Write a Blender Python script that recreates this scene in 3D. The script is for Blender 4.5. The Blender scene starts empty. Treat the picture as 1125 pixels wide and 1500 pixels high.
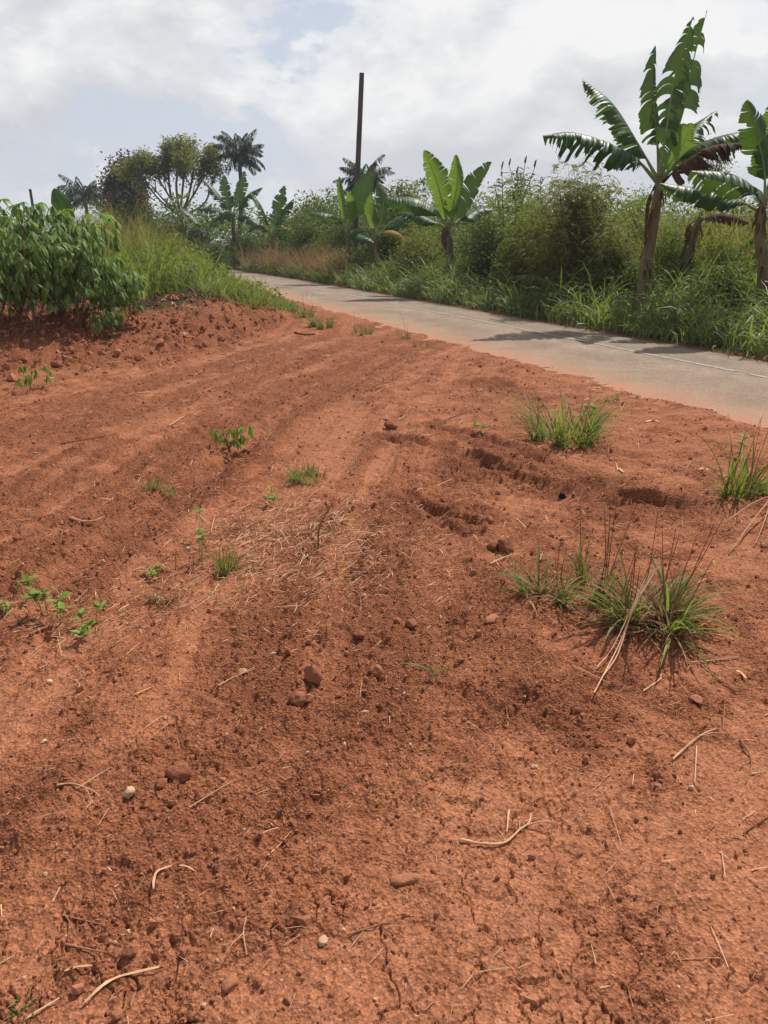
import bpy, math
import numpy as np
from mathutils import Vector

rng = np.random.default_rng(11)
R = math.radians
scene = bpy.context.scene
col = scene.collection

# ------------------------------------------------------------------ camera model
F, PITCH, CH = 1085.0, R(20.2), 1.6
CP, SP = math.cos(PITCH), math.sin(PITCH)


def ray(px, py):
    u, v = px - 562.5, 750.0 - py
    return np.array([u, F * CP + v * SP, -F * SP + v * CP])


def flat(px, py, z=0.0):
    d = ray(px, py)
    t = (z - CH) / d[2]
    return np.array([d[0] * t, d[1] * t, z])


def at(px, py, Y):
    d = ray(px, py)
    t = Y / d[1]
    return np.array([d[0] * t, Y, CH + d[2] * t])


# ------------------------------------------------------------------ noise
def _hash(ix, iy, seed):
    h = (ix.astype(np.int64) * 374761393 + iy.astype(np.int64) * 668265263 + seed * 974711) & 0xFFFFFFFF
    h = ((h ^ (h >> 13)) * 1274126177) & 0xFFFFFFFF
    h = ((h ^ (h >> 16)) * 2246822519) & 0xFFFFFFFF
    return ((h ^ (h >> 15)) & 0xFFFFFF) / float(0x1000000)


def gnoise(x, y, seed=0):
    x0, y0 = np.floor(x), np.floor(y)
    fx, fy = x - x0, y - y0
    ix, iy = x0.astype(np.int64), y0.astype(np.int64)
    u = fx * fx * fx * (fx * (fx * 6 - 15) + 10)
    v = fy * fy * fy * (fy * (fy * 6 - 15) + 10)

    def g(dx, dy):
        a = _hash(ix + dx, iy + dy, seed) * (2 * math.pi)
        return np.cos(a) * (fx - dx) + np.sin(a) * (fy - dy)
    n0 = g(0, 0) * (1 - u) + g(1, 0) * u
    n1 = g(0, 1) * (1 - u) + g(1, 1) * u
    return (n0 * (1 - v) + n1 * v) * 1.5


def fbm(x, y, scale, octv=4, seed=0, gain=0.5):
    s, a, f = 0.0, 1.0, 1.0 / scale
    for k in range(octv):
        s = s + a * gnoise(x * f + 13.7 * k, y * f - 7.3 * k, seed + k)
        a *= gain
        f *= 2.03
    return s


def ridge(x, y, scale, seed, p=4.0, octv=2):
    return np.clip(1 - 1.6 * np.abs(fbm(x, y, scale, octv, seed, 0.55)), 0, 1) ** p


def worley(x, y, scale, seed=0, two=False):
    xs, ys = x / scale, y / scale
    ix, iy = np.floor(xs).astype(np.int64), np.floor(ys).astype(np.int64)
    f1 = np.full(x.shape, 9.0)
    f2 = np.full(x.shape, 9.0)
    idv = np.zeros(x.shape)
    for dx in (-1, 0, 1):
        for dy in (-1, 0, 1):
            cx, cy = ix + dx, iy + dy
            d = np.hypot(cx + _hash(cx, cy, seed) - xs, cy + _hash(cx, cy, seed + 91) - ys)
            m = d < f1
            f2 = np.where(m, f1, np.minimum(f2, d))
            idv = np.where(m, _hash(cx, cy, seed + 37), idv)
            f1 = np.where(m, d, f1)
    return (f1, f2, idv) if two else (f1, idv)


def sm(a, b, x):
    t = np.clip((x - a) / (b - a), 0, 1)
    return t * t * (3 - 2 * t)


def polydist(x, y, pts):
    """distance to a polyline and the side-signed offset"""
    best = np.full(x.shape, 1e9)
    for (ax, ay), (bx, by) in zip(pts[:-1], pts[1:]):
        dx, dy = bx - ax, by - ay
        L2 = dx * dx + dy * dy + 1e-9
        t = np.clip(((x - ax) * dx + (y - ay) * dy) / L2, 0, 1)
        d = np.hypot(x - ax - t * dx, y - ay - t * dy)
        best = np.minimum(best, d)
    return best


# ------------------------------------------------------------------ terrain
RN = np.array([0.929, 0.370])          # normal of the road
RD = np.array([-0.370, 0.929])         # direction of the road
ROAD_A, ROAD_B, ROAD_C = 5.82, 8.83, 7.68


def bend_of(s):
    return 0.004 * np.clip(s - 30, 0, None) ** 2


def off(x, y):
    return x * RN[0] + y * RN[1] + bend_of(x * RD[0] + y * RD[1])


def pl(*pp):
    return [tuple(flat(a, b)[:2]) for a, b in pp]


RUTS = [  # polyline, half width, depth, ridge
    (pl((-60, 628), (120, 592), (300, 545), (450, 500), (560, 478)), 0.13, 0.035, 0.02),
    (pl((-60, 665), (120, 622), (320, 566), (480, 520), (600, 490)), 0.13, 0.03, 0.02),
    (pl((-60, 750), (150, 690), (330, 620), (470, 560), (620, 505)), 0.16, 0.03, 0.02),
    (pl((100, 850), (230, 760), (330, 672), (420, 610), (520, 560)), 0.10, 0.045, 0.035),
    (pl((-40, 905), (120, 815), (240, 730), (330, 665)), 0.12, 0.03, 0.02),
    (pl((330, 985), (450, 880), (560, 790), (640, 730), (690, 690)), 0.16, 0.03, 0.02),
    (pl((560, 640), (640, 655), (720, 690), (800, 720)), 0.06, 0.05, 0.03),
    (pl((640, 625), (740, 660), (830, 700), (900, 735), (990, 745)), 0.07, 0.065, 0.03),
    (pl((870, 735), (930, 740), (985, 742)), 0.09, 0.06, 0.02),
    (pl((610, 735), (650, 760), (690, 775)), 0.05, 0.06, 0.03),
    (pl((880, 960), (868, 1010), (862, 1060)), 0.05, 0.04, 0.015),
    (pl((330, 1180), (470, 1060), (560, 960), (660, 880)), 0.20, 0.02, 0.012),
    (pl((760, 1010), (820, 1060), (850, 1090)), 0.05, 0.03, 0.015),
    (pl((680, 560), (720, 560), (770, 575)), 0.10, 0.05, 0.05),
]
ROUGH = [  # centre px, radius m of churned soil
    ((600, 950), 0.75), ((690, 1000), 0.7), ((640, 760), 0.55), ((720, 590), 0.8), ((870, 700), 0.9),
    ((760, 850), 0.6), ((930, 760), 0.9), ((1000, 900), 0.8), ((450, 900), 0.4), ((160, 790), 0.5),
    ((820, 1250), 0.35), ((790, 1390), 0.25), ((100, 1300), 0.25), ((250, 1130), 0.2), ((260, 650), 0.6),
    ((110, 720), 0.9), ((980, 1010), 0.4), ((900, 1300), 0.25), ((120, 960), 0.35),
]
CRUST = [((720, 700), 0.8), ((540, 830), 0.4), ((580, 700), 0.6), ((640, 850), 0.22), ((500, 640), 0.7), ((420, 1010), 0.18), ((700, 960), 0.2), ((640, 1290), 0.3), ((1060, 1330), 0.22), ((620, 1460), 0.15), ((250, 1230), 0.2),
         ((330, 960), 0.45), ((560, 1230), 0.2), ((840, 1160), 0.25), ((1080, 1110), 0.2)]


def terrain(x, y, fine=True):
    x = np.asarray(x, float)
    y = np.asarray(y, float)
    r = np.hypot(x, y)
    o = off(x, y)
    onroad = sm(ROAD_A - 0.45, ROAD_A + 0.12, o + 0.15 * gnoise(x * 1.7, y * 1.7, 5) + 0.08 * gnoise(x * 6, y * 6, 6)) * (1 - sm(ROAD_B - 0.1, ROAD_B + 0.15, o))
    farside = sm(ROAD_B, ROAD_B + 0.6, o)
    nearroad = sm(ROAD_A - 1.2, ROAD_A - 0.2, o)
    z = 0.05 * fbm(x, y, 2.6, 3, 21) * (1 - 0.8 * nearroad)
    # bank on the left and the heap beside it
    toe = np.interp(x, [-40, -9, -4.6, -3.6, -3.0, -2.4, -2.0, -1.6], [6.5, 7.6, 8.6, 9.0, 9.6, 11.2, 14.0, 40.0])
    s = y - toe + 0.5 * gnoise(x * 0.9, y * 0.9, 31)
    hb = np.interp(x, [-6, -4.6, -4.05, -3.5], [0.55, 0.52, 0.34, 0.26])
    lim = 1 - sm(3.3, 5.0, o)
    bank = hb * sm(-0.2, 3.2, s) * lim
    e = np.hypot((x + 3.3) / 1.35, (y - 14.6) / 4.2)
    heap = 0.36 * sm(1.05, 0.15, e) * lim
    z = z + bank + heap
    raised = np.clip(sm(-0.3, 0.8, s) * lim, 0, 1)
    z = z * (1 - onroad * 0.95) - 0.035 * onroad + 0.03 * nearroad * (1 - onroad) * (1 - farside)
    z = z + farside * (0.05 + 0.06 * fbm(x, y, 1.5, 2, 44))
    # rough / crust masks
    lo = 0.44 + 0.24 * fbm(x, y, 0.8, 3, 3) + 0.40 * fbm(x, y, 0.24, 4, 9, 0.65)
    near = r < 12
    for (p, rad) in ROUGH:
        c = flat(*p)
        lo = lo + 0.13 * np.exp(-((x - c[0]) ** 2 + (y - c[1]) ** 2) / rad ** 2 * 1.2)
    for (p, rad) in CRUST:
        c = flat(*p)
        lo = lo - 0.55 * np.exp(-((x - c[0]) ** 2 + (y - c[1]) ** 2) / rad ** 2 * 1.2)
    lo = lo - 0.16 * sm(3.4, 2.0, r)
    lo = np.maximum(lo, raised * (0.75 + 0.3 * gnoise(x * 1.1, y * 1.1, 8)))
    loose = 0.12 * sm(2.5, 6, r) + (1 - 0.12 * sm(2.5, 6, r)) * sm(0.12, 1.02, lo)
    soil = (1 - onroad) * (1 - farside)
    wx = x + 0.06 * gnoise(x * 3.1, y * 3.1, 71)
    wy = y + 0.06 * gnoise(x * 3.1 + 9, y * 3.1, 72)
    for pts, hw, dep, rid in RUTS:
        P = np.array(pts)
        m = (x > P[:, 0].min() - 1) & (x < P[:, 0].max() + 1) & (y > P[:, 1].min() - 1) & (y < P[:, 1].max() + 1)
        if not np.any(m):
            continue
        d = polydist(wx[m], wy[m], pts)
        brk = 0.55 + 0.7 * np.clip(0.5 + gnoise(x[m] * 1.6, y[m] * 1.6, 77), 0, 1)
        z[m] += soil[m] * brk * (0.8 + 0.7 * gnoise(x[m] * 6, y[m] * 6, 78)) * (-0.8 * dep * np.exp(-(d / hw) ** 2) + rid * np.exp(-((d - 1.9 * hw) / (0.75 * hw)) ** 2))
        loose[m] = np.clip(loose[m] + 0.8 * brk * np.exp(-(d / (2.4 * hw)) ** 2), 0, 1)
    crack = np.zeros(x.shape)
    if fine:
        amp = (0.30 + 0.34 * loose + 0.45 * raised) * soil
        rise = 1 + 0.9 * raised
        # crumbs and clods, each scale a field of rounded lumps
        for sc, hh, sd, keep in ((0.24, 0.034, 101, 0.18), (0.11, 0.020, 102, 0.34), (0.055, 0.012, 103, 0.5)):
            f1, idv = worley(x + 0.25 * sc * gnoise(x / sc * 1.7, y / sc * 1.7, sd + 5), y + 0.25 * sc * gnoise(x / sc * 1.7 + 5, y / sc * 1.7, sd + 6), sc, sd)
            rad = 0.25 + 0.3 * idv
            b = np.clip(1 - (f1 / rad) ** 2, 0, 1) ** 0.6
            w = sm(0.2, 1.0, loose + 0.3 * gnoise(x * 2.3, y * 2.3, sd) + 0.15 * gnoise(x * 6, y * 6, sd + 1)) * soil
            z += b * hh * (idv < keep) * w * rise * (0.4 + idv)
        # clefts between the lumps
        z -= 0.020 * (0.25 + 0.35 * loose + 0.5 * raised) * soil * ridge(x, y, 0.34, 301, 5.0) * sm(0.0, 0.5, gnoise(x * 1.7, y * 1.7, 310) + 0.25)
        z -= 0.015 * amp * ridge(x, y, 0.15, 303, 4.0)
        z -= 0.007 * (0.3 + 0.6 * loose) * soil * ridge(x, y, 0.07, 305, 3.5)
        # drag marks along the direction of the wheels
        yy = np.clip(y, 1.0, 13.0)
        u_ = x - (0.06 * yy + 0.021 * np.clip(yy - 3.5, 0, None) ** 2) + 0.10 * gnoise(x * 0.5, y * 0.5, 333)
        lefts = sm(1.0, -0.2, u_ + 0.1) * (1 - raised) * soil
        fade = sm(1.6, 2.8, r) * sm(30, 16, r)
        z += 0.014 * lefts * fade * fbm(u_ / 0.17, y / 2.6, 1.0, 3, 331, 0.6)
        z += 0.007 * lefts * fade * fbm(u_ / 0.05, y / 1.3, 1.0, 2, 335, 0.6) * sm(14, 9, r)
        loose = np.clip(loose + 0.42 * lefts * fade * fbm(u_ / 0.22, y / 3.5, 1.0, 3, 337, 0.6), 0, 1)
        for uc, wd, dp in ((-0.42, 0.10, 0.012), (-0.95, 0.11, 0.008), (-1.75, 0.12, 0.012), (-2.5, 0.10, 0.008), (-3.4, 0.13, 0.012), (-4.2, 0.12, 0.008)):
            q = (u_ - uc + 0.05 * gnoise(y * 0.6, y * 0 + uc, 340)) / wd
            on = 0.75 * sm(-0.2, 0.35, gnoise(y * 0.45 + uc * 3, y * 0 + uc, 342) + 0.02 + 0.35 * gnoise(x * 2.2, y * 2.2, 344)) * fade * lefts
            cleat = 0.5 + 0.5 * np.sin(y * 40 + 9 * np.abs(q))
            loose = np.clip(loose + on * (0.6 * np.exp(-((np.abs(q) - 1.7) / 0.7) ** 2) - 0.6 * np.exp(-q ** 4)), 0, 1)
            z += on * (-dp * np.exp(-q ** 4) * (0.8 + 0.3 * cleat * sm(9, 6, r)) + 0.85 * dp * np.exp(-((np.abs(q) - 1.5) / 0.42) ** 2) * (0.7 + 0.5 * gnoise(x * 5, y * 5, 343)))
        # angular clods on the dug slopes
        for sc, hh, sd in ((0.42, 0.11, 141), (0.2, 0.06, 142)):
            f1, idv = worley(x + 0.3 * sc * gnoise(x / sc * 2, y / sc * 2, sd + 5), y + 0.3 * sc * gnoise(x / sc * 2 + 5, y / sc * 2, sd + 6), sc, sd)
            z += np.clip(1 - f1 / (0.28 + 0.25 * idv), 0, 0.6) * hh * (idv < 0.55) * raised * soil
        z += 0.020 * amp * (1 - .3 * raised) * fbm(x, y, 0.19, 3, 120, 0.5)
        z += 0.012 * loose * soil * np.abs(fbm(x, y, 0.07, 2, 124)) * rise
        m = r < 7
        if np.any(m):
            xm, ym = x[m], y[m]
            f1, idv = worley(xm, ym, 0.03, 105)
            z[m] += np.clip(1 - (f1 / (0.2 + 0.3 * idv)) ** 2, 0, 1) ** 0.6 * 0.011 * (idv < 0.6) * amp[m]
            z[m] += 0.0052 * (0.35 + loose[m]) * fbm(xm, ym, 0.03, 2, 130, 0.75)
            # shrinkage cracks of the dried crust
            qx = xm + 0.05 * gnoise(xm * 9, ym * 9, 55) + 0.02 * gnoise(xm * 31, ym * 31, 56)
            qy = ym + 0.05 * gnoise(xm * 9 + 4, ym * 9, 57) + 0.02 * gnoise(xm * 31, ym * 31 + 3, 58)
            f1, f2, idv = worley(qx, qy, 0.12, 60, True)
            g1 = (f2 - f1)
            gate = 0.9 * sm(0.0, 0.35, gnoise(xm * 1.3, ym * 1.3, 66) + 0.08) * (1 - sm(0.45, 0.85, loose[m]))
            for (p, rad) in CRUST[:1]:
                c = flat(*p)
                gate = np.maximum(gate, np.exp(-((xm - c[0]) ** 2 + (ym - c[1]) ** 2) / rad ** 2))
            wide = np.zeros(xm.shape)
            for p, rad in (((720, 700), 0.75), ((650, 740), 0.5), ((580, 700), 0.4)):
                c = flat(*p)
                wide = np.maximum(wide, np.exp(-((xm - c[0]) ** 2 + (ym - c[1]) ** 2) / rad ** 2))
            gate = np.maximum(gate, wide * sm(-0.25, 0.2, gnoise(xm * 2.7, ym * 2.7, 69)))
            ck = (1 - sm(0.0, 0.06 + 0.12 * wide, g1)) * gate
            f1, f2, idv = worley(qx + 0.06 * gnoise(xm * 4, ym * 4, 59), qy, 0.38, 61, True)
            ck = np.maximum(ck, (1 - sm(0.0, 0.022, f2 - f1)) * sm(-0.1, 0.2, gnoise(xm * 2.1, ym * 2.1, 67)) * (1 - sm(0.6, 1.0, loose[m])))
            z[m] -= (0.015 + 0.02 * wide) * ck * soil[m]
            crack[m] = ck
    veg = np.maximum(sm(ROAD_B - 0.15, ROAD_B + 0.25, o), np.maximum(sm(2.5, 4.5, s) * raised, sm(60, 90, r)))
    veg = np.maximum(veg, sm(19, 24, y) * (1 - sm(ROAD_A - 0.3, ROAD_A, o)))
    return z, loose, veg, onroad, raised, crack


def ground_z(x, y):
    return float(terrain(np.array([x]), np.array([y]), True)[0][0])


def hit(px, py, lo=0.9, hi=60.0):
    """where the sight line through a picture point meets the terrain"""
    d = ray(px, py)
    if d[2] >= 0:
        d[2] = -1e-4
    Y = np.geomspace(lo, hi, 900)
    x = d[0] / d[1] * Y
    zz = CH + d[2] / d[1] * Y
    h = terrain(x, Y, True)[0]
    k = np.argmax(zz <= h)
    if zz[k] > h[k]:
        k = len(Y) - 1
    return np.array([x[k], Y[k], h[k]])


# ------------------------------------------------------------------ mesh builder
class MB:
    def __init__(self):
        self.v, self.q, self.t, self.n = [], [], [], 0
        self.qm, self.tm, self.qt, self.tt = [], [], [], []

    def add(self, V, Fc, mat=0, tone=0.5):
        V = np.asarray(V, float).reshape(-1, 3)
        Fc = np.asarray(Fc, np.int64)
        if len(Fc) == 0:
            return
        self.v.append(V)
        tone = np.broadcast_to(np.asarray(tone, float), (len(Fc),))
        if Fc.shape[1] == 4:
            self.q.append(Fc + self.n)
            self.qt.append(tone)
            self.qm.append(np.full(len(Fc), mat))
        else:
            self.t.append(Fc + self.n)
            self.tt.append(tone)
            self.tm.append(np.full(len(Fc), mat))
        self.n += len(V)

    def build(self, name, mats, parent=None, smooth=True, origin=None):
        V = np.concatenate(self.v)
        if parent is not None:
            V = V - np.array(parent.location if origin is None else origin)
        Q = np.concatenate(self.q) if self.q else np.zeros((0, 4), np.int64)
        T = np.concatenate(self.t) if self.t else np.zeros((0, 3), np.int64)
        me = bpy.data.meshes.new(name)
        me.vertices.add(len(V))
        me.vertices.foreach_set('co', V.astype(np.float32).ravel())
        nl = Q.size + T.size
        me.loops.add(nl)
        me.loops.foreach_set('vertex_index', np.concatenate([Q.ravel(), T.ravel()]).astype(np.int32))
        me.polygons.add(len(Q) + len(T))
        st = np.concatenate([np.arange(len(Q)) * 4, Q.size + np.arange(len(T)) * 3]).astype(np.int32)
        me.polygons.foreach_set('loop_start', st)
        me.update(calc_edges=True)
        mi = np.concatenate(self.qm + self.tm).astype(np.int32)
        me.polygons.foreach_set('material_index', mi)
        me.polygons.foreach_set('use_smooth', np.full(len(mi), smooth))
        at_ = me.attributes.new('tone', 'FLOAT', 'FACE')
        at_.data.foreach_set('value', np.concatenate(self.qt + self.tt).astype(np.float32))
        for m in (mats if isinstance(mats, (list, tuple)) else [mats]):
            me.materials.append(m)
        me.validate()
        o = bpy.data.objects.new(name, me)
        col.objects.link(o)
        if parent is not None:
            o.parent = parent
        return o


def tag(o, label=None, cat=None, group=None, kind=None):
    if label:
        o['label'] = label
    if cat:
        o['category'] = cat
    if group:
        o['group'] = group
    if kind:
        o['kind'] = kind
    return o


def thing(name, label, cat, loc, group=None):
    o = bpy.data.objects.new(name, None)
    o.empty_display_size = 0.1
    o.location = [float(c) for c in loc]
    col.objects.link(o)
    return tag(o, label, cat, group)


def norm(a):
    return a / (np.linalg.norm(a, axis=-1, keepdims=True) + 1e-12)


def spline(pts, n):
    """Catmull-Rom through the points, n samples"""
    P = np.asarray(pts, float)
    if len(P) == 2:
        t = np.linspace(0, 1, n)[:, None]
        return P[0] * (1 - t) + P[1] * t
    P = np.vstack([2 * P[0] - P[1], P, 2 * P[-1] - P[-2]])
    k = len(P) - 3
    u = np.linspace(0, k - 1e-6, n)
    i = u.astype(int)
    f = (u - i)[:, None]
    a, b, c, d = P[i], P[i + 1], P[i + 2], P[i + 3]
    return 0.5 * (2 * b + (c - a) * f + (2 * a - 5 * b + 4 * c - d) * f ** 2 + (3 * b - a - 3 * c + d) * f ** 3)


def tube(mb, pts, rad, sides=6, mat=0, tone=0.5, cap=True, jitter=0.0):
    P = np.asarray(pts, float)
    n = len(P)
    rad = np.broadcast_to(np.asarray(rad, float), (n,))
    T = norm(np.gradient(P, axis=0))
    ref = np.array([0, 0, 1.0]) if abs(T[:, 2]).mean() < 0.8 else np.array([0.9, 0.3, 0.0])
    S = norm(np.cross(T, ref))
    B = np.cross(T, S)
    a = np.linspace(0, 2 * math.pi, sides, endpoint=False)
    rr = rad[:, None] * (1 + jitter * rng.normal(size=(n, sides)))
    V = P[:, None] + rr[..., None] * (np.cos(a)[None, :, None] * S[:, None] + np.sin(a)[None, :, None] * B[:, None])
    i, j = np.meshgrid(np.arange(n - 1), np.arange(sides), indexing='ij')
    j2 = (j + 1) % sides
    Fq = np.stack([i * sides + j, i * sides + j2, (i + 1) * sides + j2, (i + 1) * sides + j], -1).reshape(-1, 4)
    mb.add(V, Fq, mat, tone)
    if cap:
        for e, rev in ((0, True), (n - 1, False)):
            ring = V[e]
            c = ring.mean(0)
            VV = np.vstack([ring, c])
            k = np.arange(sides)
            tri = np.stack([k, (k + 1) % sides, np.full(sides, sides)], -1)
            mb.add(VV, tri[:, ::-1] if rev else tri, mat, tone)


def blades(mb, base, az, L, w, lean, bend, seg=4, prof='grass', mat=0, tone=0.5, twist=0.5, power=1.3, fold=0.0):
    """many arching leaf blades at once"""
    base = np.asarray(base, float).reshape(-1, 3)
    n = len(base)
    f = lambda q: np.broadcast_to(np.asarray(q, float), (n,))
    az, L, w, lean, bend, tone = f(az), f(L), f(w), f(lean), f(bend), f(tone)
    t = np.linspace(0, 1, seg + 1)
    th = lean[:, None] + bend[:, None] * t[None] ** power
    dl = (L / seg)[:, None]
    hx = np.concatenate([np.zeros((n, 1)), np.cumsum(np.sin((th[:, 1:] + th[:, :-1]) / 2) * dl, 1)], 1)
    hz = np.concatenate([np.zeros((n, 1)), np.cumsum(np.cos((th[:, 1:] + th[:, :-1]) / 2) * dl, 1)], 1)
    D = np.stack([np.cos(az), np.sin(az), np.zeros(n)], -1)
    P = base[:, None] + hx[..., None] * D[:, None] + hz[..., None] * np.array([0, 0, 1.0])
    S = np.stack([-np.sin(az), np.cos(az), np.zeros(n)], -1)
    Nn = np.stack([-np.cos(th) * np.cos(az)[:, None], -np.cos(th) * np.sin(az)[:, None], np.sin(th)], -1)
    tw = (rng.normal(size=n) * twist)[:, None] + (rng.normal(size=n) * twist)[:, None] * t[None]
    W = np.cos(tw)[..., None] * S[:, None] + np.sin(tw)[..., None] * Nn
    if prof == 'grass':
        pr = np.minimum(1, 0.55 + 2.5 * t) * (1 - t ** 2.2) + 0.02
    elif prof == 'lance':
        pr = np.sin(np.pi * np.clip(t * 0.94 + 0.04, 0, 1)) ** 0.8 + 0.02
    else:
        pr = np.ones_like(t)
    hw = 0.5 * w[:, None] * pr[None]
    if fold:
        V = np.stack([P - W * hw[..., None] + Nn * (hw * fold)[..., None], P, P + W * hw[..., None] + Nn * (hw * fold)[..., None]], 2)
        k = 3
    else:
        V = np.stack([P - W * hw[..., None], P + W * hw[..., None]], 2)
        k = 2
    idx = np.arange(n * (seg + 1) * k).reshape(n, seg + 1, k)
    Fs = [np.stack([idx[:, :-1, c], idx[:, :-1, c + 1], idx[:, 1:, c + 1], idx[:, 1:, c]], -1).reshape(-1, 4) for c in range(k - 1)]
    Fq = np.concatenate(Fs)
    mb.add(V, Fq, mat, np.concatenate([np.repeat(tone, seg)] * (k - 1)))
    return P[:, -1]


def leaves(mb, pos, L, w, mat=0, tone=0.5, droop=0.3, flatness=0.6, dirs=None):
    """kite shaped leaves, slightly folded along the midrib"""
    pos = np.asarray(pos, float)
    n = len(pos)
    f = lambda q: np.broadcast_to(np.asarray(q, float), (n,))
    L, w, tone = f(L), f(w), f(tone)
    if dirs is None:
        a = rng.uniform(0, 2 * math.pi, n)
        dirs = np.stack([np.cos(a), np.sin(a), rng.normal(-droop, 0.5, n)], -1)
    D = norm(dirs)
    N = norm(rng.normal(size=(n, 3)) * (1 - flatness) + np.array([0, 0, flatness]))
    S = norm(np.cross(D, N))
    N = np.cross(S, D)
    q = 0.16
    V = np.stack([pos, pos + D * (0.42 * L)[:, None] - S * (0.5 * w)[:, None] + N * (q * w)[:, None],
                  pos + D * L[:, None] - N * (0.1 * L)[:, None], pos + D * (0.42 * L)[:, None] + S * (0.5 * w)[:, None] + N * (q * w)[:, None]], 1)
    mb.add(V, np.arange(4 * n).reshape(n, 4), mat, tone)


# ------------------------------------------------------------------ materials
def mat_new(name):
    m = bpy.data.materials.new(name)
    m.use_nodes = True
    nt = m.node_tree
    nt.nodes.clear()
    out = nt.nodes.new('ShaderNodeOutputMaterial')
    return m, nt, out


def nd(nt, typ, **kw):
    n = nt.nodes.new(typ)
    for k, v in kw.items():
        if k.startswith('i_'):
            n.inputs[k[2:].replace('_', ' ')].default_value = v
        else:
            setattr(n, k, v)
    return n


def ramp(nt, fac, stops):
    r = nt.nodes.new('ShaderNodeValToRGB')
    el = r.color_ramp.elements
    while len(el) < len(stops):
        el.new(0.5)
    for e, (p, c) in zip(el, stops):
        e.position = p
        e.color = (*c, 1) if len(c) == 3 else c
    if fac is not None:
        nt.links.new(fac, r.inputs['Fac'])
    return r


def leaf_mat(name, cols, trans=0.35, tcol=(0.25, 0.32, 0.03), rough=0.5, spec=0.35, nscale=6.0, sk=.55):
    """foliage: colour by each leaf's own tone, light passing through"""
    m, nt, out = mat_new(name)
    a = nd(nt, 'ShaderNodeAttribute', attribute_name='tone')
    geo = nd(nt, 'ShaderNodeTexCoord')
    no = nd(nt, 'ShaderNodeTexNoise', i_Scale=nscale, i_Detail=3.0)
    nt.links.new(geo.outputs['Object'], no.inputs['Vector'])
    ad = nd(nt, 'ShaderNodeMath', operation='MULTIPLY_ADD')
    nt.links.new(no.outputs['Fac'], ad.inputs[0])
    ad.inputs[1].default_value = 0.3
    sub = nd(nt, 'ShaderNodeMath', operation='SUBTRACT')
    nt.links.new(a.outputs['Fac'], sub.inputs[0])
    sub.inputs[1].default_value = 0.15
    nt.links.new(sub.outputs[0], ad.inputs[2])
    k = len(cols)
    rp = ramp(nt, ad.outputs[0], [(i / (k - 1), c) for i, c in enumerate(cols)])
    p = nd(nt, 'ShaderNodeBsdfPrincipled', i_Roughness=min(.75, rough + .1))
    p.inputs['Specular IOR Level'].default_value = spec * sk
    nt.links.new(rp.outputs['Color'], p.inputs['Base Color'])
    tr = nd(nt, 'ShaderNodeBsdfTranslucent')
    mx = nd(nt, 'ShaderNodeMix', data_type='RGBA')
    mx.inputs[0].default_value = 0.55
    nt.links.new(rp.outputs['Color'], mx.inputs[6])
    mx.inputs[7].default_value = (*tcol, 1)
    nt.links.new(mx.outputs[2], tr.inputs['Color'])
    ms = nd(nt, 'ShaderNodeMixShader')
    ms.inputs[0].default_value = trans
    nt.links.new(p.outputs[0], ms.inputs[1])
    nt.links.new(tr.outputs[0], ms.inputs[2])
    nt.links.new(ms.outputs[0], out.inputs['Surface'])
    return m


def rough_mat(name, c1, c2, scale=8.0, rough=0.9, bump=0.3, stretch=(1, 1, 1), dist=0.01):
    m, nt, out = mat_new(name)
    geo = nd(nt, 'ShaderNodeTexCoord')
    mp = nd(nt, 'ShaderNodeMapping')
    mp.inputs['Scale'].default_value = stretch
    nt.links.new(geo.outputs['Object'], mp.inputs['Vector'])
    no = nd(nt, 'ShaderNodeTexNoise', i_Scale=scale, i_Detail=6.0, i_Roughness=0.65)
    nt.links.new(mp.outputs[0], no.inputs['Vector'])
    a = nd(nt, 'ShaderNodeAttribute', attribute_name='tone')
    ad = nd(nt, 'ShaderNodeMath', operation='ADD')
    nt.links.new(no.outputs['Fac'], ad.inputs[0])
    nt.links.new(a.outputs['Fac'], ad.inputs[1])
    rp = ramp(nt, ad.outputs[0], [(0.65, c1), (1.35, c2)])
    rp.color_ramp.elements[1].position = 1.0
    rp.color_ramp.elements[0].position = 0.55
    s2 = nd(nt, 'ShaderNodeMath', operation='MULTIPLY')
    nt.links.new(ad.outputs[0], s2.inputs[0])
    s2.inputs[1].default_value = 0.78
    nt.links.new(s2.outputs[0], rp.inputs['Fac'])
    p = nd(nt, 'ShaderNodeBsdfPrincipled', i_Roughness=rough)
    p.inputs['Specular IOR Level'].default_value = 0.15
    nt.links.new(rp.outputs['Color'], p.inputs['Base Color'])
    b = nd(nt, 'ShaderNodeBump', i_Strength=bump, i_Distance=dist)
    nt.links.new(no.outputs['Fac'], b.inputs['Height'])
    nt.links.new(b.outputs[0], p.inputs['Normal'])
    nt.links.new(p.outputs[0], out.inputs['Surface'])
    return m


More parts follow.
